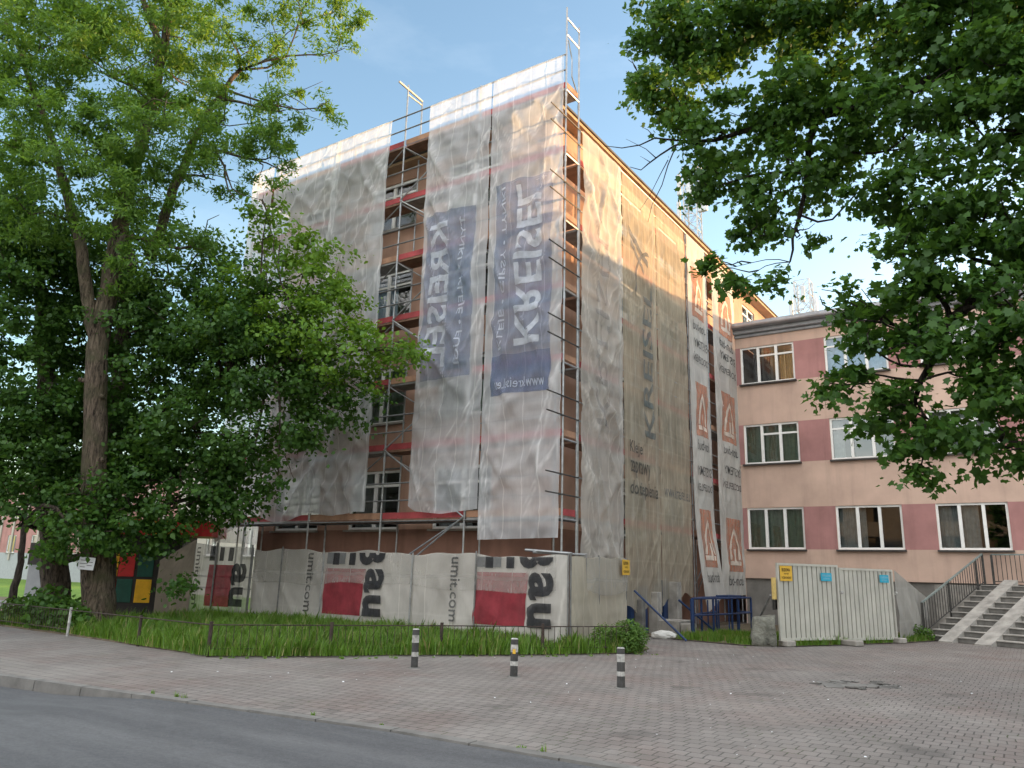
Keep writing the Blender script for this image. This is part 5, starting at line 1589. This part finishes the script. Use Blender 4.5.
    stems = [([b4, b4 + (-.1, 0, 1.5), at(1110, 330, 13.0), at(1090, 220, 12.9), at(1075, 120, 12.8), at(1050, 0, 12.8), at(1020, -120, 12.8)], [.42, .33, .29, .26, .2, .14, .08]),
             ([at(1085, 200, 12.9), at(1020, 45, 12.6), at(960, 68, 12.5), at(900, 92, 12.6), at(840, 110, 12.7), at(800, 122, 12.9), at(740, 132, 13.1), at(690, 145, 13.2)], [.17, .14, .12, .11, .10, .07, .045, .025]),
             ([at(1080, 250, 12.9), at(1010, 270, 12.4), at(950, 320, 12.1), at(915, 400, 12)], [.14, .10, .07, .03]),
             ([at(1085, 150, 12.9), at(990, 10, 12.8), at(880, -10, 12.8), at(790, 20, 13), at(710, 40, 13.2)], [.13, .1, .08, .05, .03]),
             ([at(815, 122, 12.8), at(808, 160, 12.8), at(800, 215, 12.9), at(790, 262, 13)], [.07, .05, .035, .015])]
    branch_tree(m, stems, lobes, rng, per=3)
    # bare twigs in front of the sunlit wall
    for pts, r_ in (([(700, 142), (672, 140), (655, 138), (640, 145), (622, 148), (606, 146)], .022), ([(690, 140), (674, 146), (660, 155), (648, 164), (641, 170), (630, 167)], .022), ([(676, 146), (668, 165), (662, 185), (652, 205), (648, 222)], .014),
                    ([(656, 139), (648, 130), (640, 126)], .01), ([(656, 158), (646, 149), (626, 139)], .01), ([(650, 162), (640, 156)], .008), ([(668, 160), (660, 175), (650, 195), (640, 210)], .01)):
        P = [at(x, y, 13.25) for x, y in pts]
        m.path(P, [r_ * (1 - .75 * i / (len(P) - 1)) for i in range(len(P))], 6)
    m.build('trunk', 'maple_bark', T, smooth=True)
    o, n5 = crown('crown', lobes, 'maple_leaves', 'lobed', .112, T, .25, 60, 36.0, .1, 7, .6)
    print('leaves', n1, n2, n3, n4, n5)
    # --- understorey round the trunks
    leaf_blob('shrub', [((-9.9, -6.5, .35), .45, 420), ((-10.8, -6.5, .5), .6, 700), ((-11.9, -6.3, .35), .5, 500), ((-9.2, -6.6, .25), .35, 260)], 'lime_leaves', 'leafy undergrowth round the foot of the trunks', 'shrub', .13)
    leaf_blob('shrub', [((-12.6, -6.45, .35), .38, 420)], 'weed_leaves', 'brighter bush behind the low fence at the left', 'shrub', .13)
    leaf_blob('shrub', [((2.05, -.55, .30), .42, 3200), ((1.55, -.7, .25), .36, 1600)], 'weed_leaves', 'round bright green bush at the end of the grass bed', 'shrub', .085, shape='narrow')
    # slim tree far left on the lawn
    T = thing('young_tree', 'slim dark trunked tree standing on the far lawn', 'tree', (-27, 1.8, 0))
    m = MB(); b5 = at(12, 604, 38.0); b5[2] = 0
    stems = [([b5, at(19, 570, 38), at(23, 540, 38), at(26, 500, 38)], [.16, .13, .11, .08])]
    lobes = [L_(30, 500, 30, 38), L_(0, 480, 30, 38), L_(50, 470, 30, 38)]
    branch_tree(m, stems, lobes, rng); m.build('trunk', 'maple_bark', T, smooth=True)
    crown('crown', lobes, 'lime_leaves', 'ovate', .2, T, .5, 40, 3.5, .3, 8)
    # hedge of trees far behind on the left
    for i, (x, d, lab) in enumerate(((-60, 70, 'far tree beyond the lawn, partly behind the limes at the left edge'), (100, 75, 'far tree seen in slivers between the lime trunks'))):
        T = thing('far_tree', lab, 'tree', tuple(at(x, 585, d) * (1, 1, 0)), 'far trees')
        m = MB(); q = at(x, 585, d) * (1, 1, 0)
        lobes = [(q + (0, 0, 5), 3.0, 1), (q + (1.5, 1, 7), 2.5, 1), (q + (-1.5, .5, 6.5), 2.5, 1), (q + (0, 0, 9), 2.2, 1)]
        branch_tree(m, [([q, q + (0, 0, 3), q + (0, 0, 8)], [.3, .24, .08])], lobes, rng); m.build('trunk', 'maple_bark', T)
        crown('crown', lobes, 'lime_leaves', 'ovate', .4, T, .9, 40, 1.4, .3, 20 + i)


# ------------------------------------------------------------------ left background
def left_background(sign):
    Z = np.array([0, 0, 1.0])
    # kiosk painted in coloured squares
    c = at(128, 600, 28.6) * (1, 1, 0)
    u = np.array([math.cos(.72), math.sin(.72), 0]); n = np.array([u[1], -u[0], 0])
    T = thing('kiosk', 'dark kiosk painted with red, green and yellow squares behind the tree trunk', 'kiosk', tuple(c))
    m = MB(); m.obox(c - n * .9 + Z * 1.45 + u * .2, u * 1.25, n * .9, Z * 1.45); m.build('body', 'kiosk_dark', T)
    cells = [(-.42, 1.22, 'kiosk_red'), (.16, 1.22, 'kiosk_green'), (-.42, .42, 'kiosk_green'), (.16, .42, 'kiosk_yellow'), (-.92, 1.22, 'kiosk_yellow'), (-.92, .42, 'kiosk_red')]
    for s, z, mt in cells:
        m = MB(); m.obox(c + u * (s + .25) + n * .012 + Z * (z + .36), u * .24, n * .012, Z * .36); m.build('panel', mt, T, bevel=.01)
    m = MB(); m.obox(c + u * .5 - n * .8 + Z * 2.78, u * 1.9, n * 1.1, Z * .24); m.build('roof_band', 'kiosk_red', T)
    for s, mt in ((.85, 'kiosk_yellow'), (1.75, 'kiosk_red'), (-.1, 'kiosk_green')):
        m = MB(); m.obox(c + u * s + n * .312 + Z * 2.78, u * .24, n * .006, Z * .20); m.build('roof_square', mt, T)
    # brown tarp between kiosk and thin fence
    p0 = np.array([-13.9, -1.7, 0]); p1 = np.array([-12.75, -1.25, 0]); u2 = (p1 - p0) / np.linalg.norm(p1 - p0); n2 = np.array([u2[1], -u2[0], 0])
    S = Sheet(p0, u2, n2, 41, vfold=.04, diag=.05, bulge=.04, edge=0)
    o = S.mesh('tarp', 0, np.linalg.norm(p1 - p0), .05, lambda s: 1.75 + .55 * s, 'brown_tarp', step=.07)
    tag(o, 'brown tarp leaning between the coloured kiosk and the thin fence', 'tarp')
    # grey cabinet
    c = at(38, 604, 29.5) * (1, 1, 0)
    T = thing('cabinet', 'grey street cabinet with dark top left of the trunks', 'cabinet', tuple(c))
    u3 = np.array([.9, .43, 0]); n3 = np.array([.43, -.9, 0])
    m = MB(); m.obox(c + Z * .75, u3 * .35, n3 * .25, Z * .75); m.build('body', 'cabinet_grey', T, bevel=.01)
    m = MB(); m.obox(c + Z * 1.85, u3 * .38, n3 * .28, Z * .34); m.build('top_box', 'kiosk_dark', T, bevel=.01)
    # paper notice on the ash trunk
    q = at(86.5, 563.5, 22.5)
    u4 = np.array([math.cos(-.18 + .6), math.sin(-.18 + .6), -.05]); n4 = np.array([u4[1], -u4[0], 0]); n4 /= np.linalg.norm(n4)
    T = thing('notice', 'white paper notice pinned to the ash trunk', 'notice', tuple(q))
    up4 = np.array([0.10 * u4[0], .10 * u4[1], 1.0])
    m = MB(); m.obox(q, u4 * .22, n4 * .003, up4 * .15); m.build('sheet', 'white_paper', T)
    for k, (a, b) in enumerate(((-.17, .02), (.04, .17), (-.18, .03), (.02, .16), (-.16, -.02))):
        m = MB(); m.obox(q + u4 * (a + b) / 2 + up4 * (.075 - .04 * k) + n4 * .006, u4 * (b - a) / 2, n4 * .001, up4 * .007); m.build('printed_line', 'grey_print', T)
    # cream house behind the left end
    T = thing('house', 'cream house with a white window seen past the left end of the scaffolding', 'house', (-28, 14, 0))
    O = np.array([-34., 12.0, 0])
    op = [(3.2 + 3.2 * i, 4.4 + 3.2 * i, a, a + 1.5) for i in range(5) for a in (2.2, 5.2)]
    m = MB(); facade(m, O, (1, 0, 0), (0, -1, 0), 19, 0, 8.0, op, lambda u_, z: 0)
    m.add([(-15, 12, 0), (-15, 22, 0), (-15, 22, 8), (-15, 12, 8)], [(0, 1, 2, 3)]); m.add([(-34, 12, 0), (-34, 22, 0), (-34, 22, 8), (-34, 12, 8)], [(0, 1, 2, 3)])
    m.box(-33.9, -15.1, 14, 14.1, 0, 7.9)
    m.build('wall', 'cream_render', T)
    m = MB(); m.box(-34.4, -14.6, 11.6, 22.4, 8.0, 8.25); m.build('roof', 'roof_felt', T)
    for a, b, z0, z1 in op:
        window(T, O, (1, 0, 0), (0, -1, 0), a, b, z0, z1, 2, (), 'grey_curtain', sill_mat='concrete')
    # far pink and grey house on the left edge
    T = thing('house', 'distant house with brick panels and white posts beyond the lawn', 'house', (-62, 22, 0))
    O = np.array([-80., 20., 0])
    op = [(3 + 4.5 * i, 4.6 + 4.5 * i, a, a + 1.6) for i in range(8) for a in (2.4, 5.6)]
    m = MB(); facade(m, O, (1, 0, 0), (0, -1, 0), 38, 0, 9, op, lambda u_, z: 1 if z > 1.7 else 0)
    m.box(-79.9, -42.1, 24, 24.1, 0, 8.9)
    m.build('wall', ['cabinet_grey', 'mauve_render'], T)
    m = MB()
    for i in range(16):
        m.box(-79 + 2.4 * i, -78.7 + 2.4 * i, 19.9, 19.99, 1.7, 9)
    m.build('pilaster', 'cream_render', T)
    m = MB(); m.box(-80.5, -41.5, 19.5, 30, 9, 9.3); m.build('roof', 'roof_felt', T)
    for a, b, z0, z1 in op:
        window(T, O, (1, 0, 0), (0, -1, 0), a, b, z0, z1, 2, (), None, sill_mat='concrete')


def masts():
    def mast(base, h, w, label, gear):
        b = np.array(base, float)
        T = thing('lattice_mast', label, 'mast', tuple(b), 'antenna masts on the roofs')
        cs = [np.array([sx * w, sy_ * w, 0]) for sx, sy_ in ((-1, -1), (1, -1), (1, 1), (-1, 1))]
        m = MB()
        for c in cs:
            m.tube(b + c, b + c + (0, 0, h), .045, 6)
        m.build('legs', 'mast_steel', T)
        m = MB(); nz = int(h / (w * 2))
        for k in range(nz):
            z0, z1 = k * h / nz, (k + 1) * h / nz
            for i in range(4):
                a, c = cs[i], cs[(i + 1) % 4]
                m.tube(b + a + (0, 0, z0), b + c + (0, 0, z1), .02, 4); m.tube(b + c + (0, 0, z0), b + a + (0, 0, z1), .02, 4); m.tube(b + a + (0, 0, z1), b + c + (0, 0, z1), .02, 4)
        m.build('bracing', 'mast_steel', T)
        for dx, dy, z, hh, ww in gear:
            m = MB(); m.obox(b + (dx, dy, z), (ww, 0, 0), (0, .12, 0), (0, 0, hh)); m.build('antenna', 'mast_steel', T, bevel=.03)
            m = MB(); m.tube(b + (dx, dy + .15, z - hh), b + (dx, dy + .15, z + hh + .3), .03, 6); m.tube(b + (dx, dy + .15, z), b + (0, 0, z), .03, 6); m.build('bracket', 'mast_steel', T)
    mast((-5.6, 25.0, 15.0), 11.0, .40, 'tall lattice antenna mast rising behind the roof edge of the block',
         [(-.75, -.3, 8.0, .8, .10), (.75, -.3, 8.3, .5, .28), (-.7, -.3, 9.9, .7, .10), (.7, -.4, 9.9, .7, .10), (.1, -.7, 9.2, .5, .16)])
    mast((.35, 25.6, 11.87), 5.8, .40, 'short lattice mast with aerials on the roof of the pink wing',
         [(-.65, -.2, 4.2, .6, .09), (.65, -.3, 4.0, .6, .10), (.1, -.6, 4.9, .45, .09)])


def off_frame():
    """the long block across the street, behind the viewpoint, that the windows mirror"""
    T = thing('apartment_block', 'long grey brown block across the street, mirrored in the windows', 'building', (0, -48, 0))
    O = np.array([48., -44.0, 0])
    op = [(1.5 + 3.6 * i, 3.3 + 3.6 * i, a, a + 1.7) for i in range(26) for a in (1.4, 4.6, 7.8)]
    m = MB(); facade(m, O, (-1, 0, 0), (0, 1, 0), 96, 0, 11.2, op, lambda u_, z: 0)
    m.box(-47.9, 47.9, -45.2, -45.1, 0, 11.0, 1)
    m.build('wall', ['roof_felt', 'interior_dark'], T)
    m = MB(); m.box(-48.5, 48.5, -56, -43.5, 11.2, 11.6); m.build('roof', 'roof_felt', T)
    for i, (a, b, z0, z1) in enumerate(op):
        pass


def worn_patch():
    # broken, sunken paving
    m = MB(); rr = random.Random(9)
    for k in range(26):
        a = rr.uniform(0, 2 * math.pi); r_ = rr.uniform(.1, 1) ** .5
        x, y = 7.0 + .62 * r_ * math.cos(a) + .3 * math.sin(a) * r_, -2.75 + .75 * r_ * math.sin(a)
        s = rr.uniform(.05, .14); b = rr.uniform(0, 3)
        h = rr.uniform(.008, .03)
        c = np.array([x, y, h / 2 + .001]); u = np.array([math.cos(b), math.sin(b), rr.uniform(-.12, .12)]); v = np.array([-math.sin(b), math.cos(b), rr.uniform(-.12, .12)])
        m.obox(c, u * s, v * s * .6, np.array([0, 0, h / 2]))
    o = m.build('broken_paving', 'kerb_concrete', bevel=.004); o['kind'] = 'stuff'
    m = MB(); n = 28
    pts = [(7.0 + (.5 + .18 * math.sin(3 * a) + .12 * math.sin(7 * a)) * math.cos(a) * .95 + .25 * math.sin(a), -2.75 + (.5 + .15 * math.sin(2 * a + 1) + .1 * math.sin(9 * a)) * math.sin(a)) for a in [2 * math.pi * k / n for k in range(n)]]
    m.add([(x, y, .004) for x, y in pts], [tuple(range(n))])
    struct(m.build('sunken_patch', 'dark_concrete'))
    # petals and litter
    n = 110
    x = RNG.uniform(-3, 9, n); y = RNG.uniform(-9.5, 1.0, n)
    bedpoly = [(-40, -6.6), (-8.6, -7.0), (-3.1, -7.4), (-1.7, -5.75), (-.4, -3.95), (1., -2.3), (2.4, 0), (1, 3), (-40, 3)]
    k = ~pip(bedpoly, x, y); x, y = x[k], y[k]; n = len(x)
    C = np.stack([x, y, np.full(n, .012)], 1)
    V = leaves_at(C, .03, 'ovate', 3.0); V[:, :, 2] = np.maximum(V[:, :, 2], .006)
    o = raw_mesh('litter', V.reshape(-1, 3), np.full(n, 6), np.arange(n * 6), 'white_paper'); o['kind'] = 'stuff'


def weeds():
    # tufts rooted in the joints along the kerb, the bed and the hoarding
    rr = random.Random(21); P = []
    spots = [(x, kerb_y(x) + .19) for x in [rr.uniform(-8, 9) for _ in range(9)]]
    edge = [(-3.05, -7.72), (-1.35, -5.85), (-.05, -3.95), (1.3, -2.3), (2.5, -.4)]
    for a, b in zip(edge, edge[1:]):
        for _ in range(9):
            f = rr.random(); spots.append((a[0] + (b[0] - a[0]) * f + rr.uniform(0, .25), a[1] + (b[1] - a[1]) * f - rr.uniform(0, .15)))
    spots += [(3.4 + .31 * k + rr.uniform(-.1, .1), 3.45 + .62 * k - .3 + rr.uniform(-.1, .1)) for k in range(9)]
    V = []
    for x, y in spots:
        n = rr.randint(8, 34); h = rr.uniform(.02, .07); sp = rr.uniform(.02, .07)
        for _ in range(n):
            a = rr.uniform(0, 6.28); b = rr.uniform(0, 6.28); px, py = x + sp * math.cos(a) * rr.random(), y + sp * math.sin(a) * rr.random()
            w = .006; hh = h * rr.uniform(.5, 1.2); l = hh * rr.uniform(.2, .9)
            V += [(px - w * math.sin(b), py + w * math.cos(b), 0.0), (px + w * math.sin(b), py - w * math.cos(b), 0.0), (px + l * math.cos(b), py + l * math.sin(b), hh)]
    n = len(V) // 3
    o = raw_mesh('weeds', np.array(V), np.full(n, 3), np.arange(n * 3), 'grass_blades'); o['kind'] = 'stuff'


# ------------------------------------------------------------------ light and sky
def light():
    AZ, EL = R(36), R(4.8)   # azimuth from +Y toward +X
    w = bpy.data.worlds.new('World'); scene.world = w; w.use_nodes = True
    t = w.node_tree; t.nodes.clear()
    out = t.nodes.new('ShaderNodeOutputWorld'); bg = t.nodes.new('ShaderNodeBackground')
    sky = t.nodes.new('ShaderNodeTexSky'); sky.sky_type = 'NISHITA'; sky.sun_disc = False
    sky.sun_elevation = EL; sky.sun_rotation = AZ
    sky.air_density = 1.0; sky.dust_density = 1.2; sky.ozone_density = 1.5; sky.altitude = 200
    # thin bright cloud banks
    tc = t.nodes.new('ShaderNodeTexCoord'); mp = t.nodes.new('ShaderNodeMapping')
    mp.inputs['Scale'].default_value = (1.6, 1.6, 4.2)
    nz = t.nodes.new('ShaderNodeTexNoise'); nz.inputs['Scale'].default_value = 1.7; nz.inputs['Detail'].default_value = 9; nz.inputs['Roughness'].default_value = .58
    rp = t.nodes.new('ShaderNodeMapRange'); rp.inputs[1].default_value = .56; rp.inputs[2].default_value = .80; rp.inputs[3].default_value = 0; rp.inputs[4].default_value = .3
    t.links.new(tc.outputs['Generated'], mp.inputs[0]); t.links.new(mp.outputs[0], nz.inputs[0]); t.links.new(nz.outputs[0], rp.inputs[0])
    mx = t.nodes.new('ShaderNodeMix'); mx.data_type = 'RGBA'
    t.links.new(rp.outputs[0], mx.inputs[0]); t.links.new(sky.outputs[0], mx.inputs[6])
    hv = t.nodes.new('ShaderNodeMix'); hv.data_type = 'RGBA'; hv.blend_type = 'ADD'; hv.inputs[0].default_value = 1.0
    t.links.new(sky.outputs[0], hv.inputs[6]); hv.inputs[7].default_value = (.9, .85, .75, 1)
    t.links.new(hv.outputs[2], mx.inputs[7])
    # added fill light: unseen bright cloud sheet overhead and behind the viewpoint
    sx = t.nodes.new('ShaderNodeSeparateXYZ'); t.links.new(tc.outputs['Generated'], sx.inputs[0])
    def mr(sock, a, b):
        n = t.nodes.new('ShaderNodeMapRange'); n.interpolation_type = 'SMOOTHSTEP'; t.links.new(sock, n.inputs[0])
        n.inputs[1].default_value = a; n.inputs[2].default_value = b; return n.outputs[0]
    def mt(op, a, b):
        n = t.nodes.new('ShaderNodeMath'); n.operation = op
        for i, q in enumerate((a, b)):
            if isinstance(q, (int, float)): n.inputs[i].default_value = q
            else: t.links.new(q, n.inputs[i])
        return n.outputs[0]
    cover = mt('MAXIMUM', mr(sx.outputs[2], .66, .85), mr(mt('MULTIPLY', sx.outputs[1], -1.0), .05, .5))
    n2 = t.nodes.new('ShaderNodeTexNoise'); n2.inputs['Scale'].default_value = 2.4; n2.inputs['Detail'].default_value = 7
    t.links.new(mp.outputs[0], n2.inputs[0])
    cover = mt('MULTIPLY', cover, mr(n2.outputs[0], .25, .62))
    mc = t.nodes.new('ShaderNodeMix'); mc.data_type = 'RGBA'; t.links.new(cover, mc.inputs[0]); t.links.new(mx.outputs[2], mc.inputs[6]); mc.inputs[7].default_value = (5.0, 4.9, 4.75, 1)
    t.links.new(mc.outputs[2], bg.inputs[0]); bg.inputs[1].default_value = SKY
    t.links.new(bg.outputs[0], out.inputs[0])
    ld = bpy.data.lights.new('sun', 'SUN'); ld.energy = SUN; ld.angle = R(.6); ld.color = (1.0, .60, .28)
    lo = bpy.data.objects.new('sun', ld); COL.objects.link(lo)
    dvec = Vector((math.sin(AZ) * math.cos(EL), math.cos(AZ) * math.cos(EL), math.sin(EL)))
    lo.rotation_euler = dvec.to_track_quat('Z', 'Y').to_euler(); lo.location = (20, 10, 30)
    vs = scene.view_settings; vs.view_transform = 'Standard'; vs.look = 'None'; vs.exposure = EXPO; vs.gamma = 1; vs.use_curve_mapping = False


SKY, SUN, EXPO = 0.15, 2.4, 2.22

mirror_faint()
build_ground()
tall_building()
annex()
front_scaffold()
side_scaffold()
scaffold_sheets()
sign_fn = site_fence()
yard(sign_fn)
stairs()
bollards()
low_fence()
trees()
left_background(sign_fn)
masts()
worn_patch()
weeds()
off_frame()
GP = [(-8.6, -7.0), (-7.0, -7.12), (-5.5, -7.36), (-4.2, -7.42), (-3.0, -7.66), (-2.2, -6.8), (-1.4, -5.88), (-.95, -5.1), (-.1, -4.05), (.5, -3.4), (1.25, -2.4), (1.7, -1.6), (2.35, -.45), (.8, -.75), (-12.0, -.75), (-11.5, -5.2)]
grass('grass', GP, 80000, .12, .33, .03, 'grass_blades', .0065, .6)
grass('grass', [(-14, -6.7), (-8.6, -6.95), (-9.6, -5.5), (-13, -4)], 8000, .08, .22, .03, 'grass_blades', .008)
grass('yard_grass', [(1.25, 4.0), (3.3, 3.6), (4.3, 4.3), (5.0, 5.6), (6.3, 8.6), (6.9, 10.2), (6.2, 11), (2.6, 7.2), (1.3, 6.4)], 20000, .06, .2, .02, 'grass_blades', .007)
light()

c = scene.cycles
c.use_denoising = True
c.max_bounces = 8; c.diffuse_bounces = 4; c.glossy_bounces = 3; c.transmission_bounces = 4; c.transparent_max_bounces = 24
c.sample_clamp_indirect = 6.0
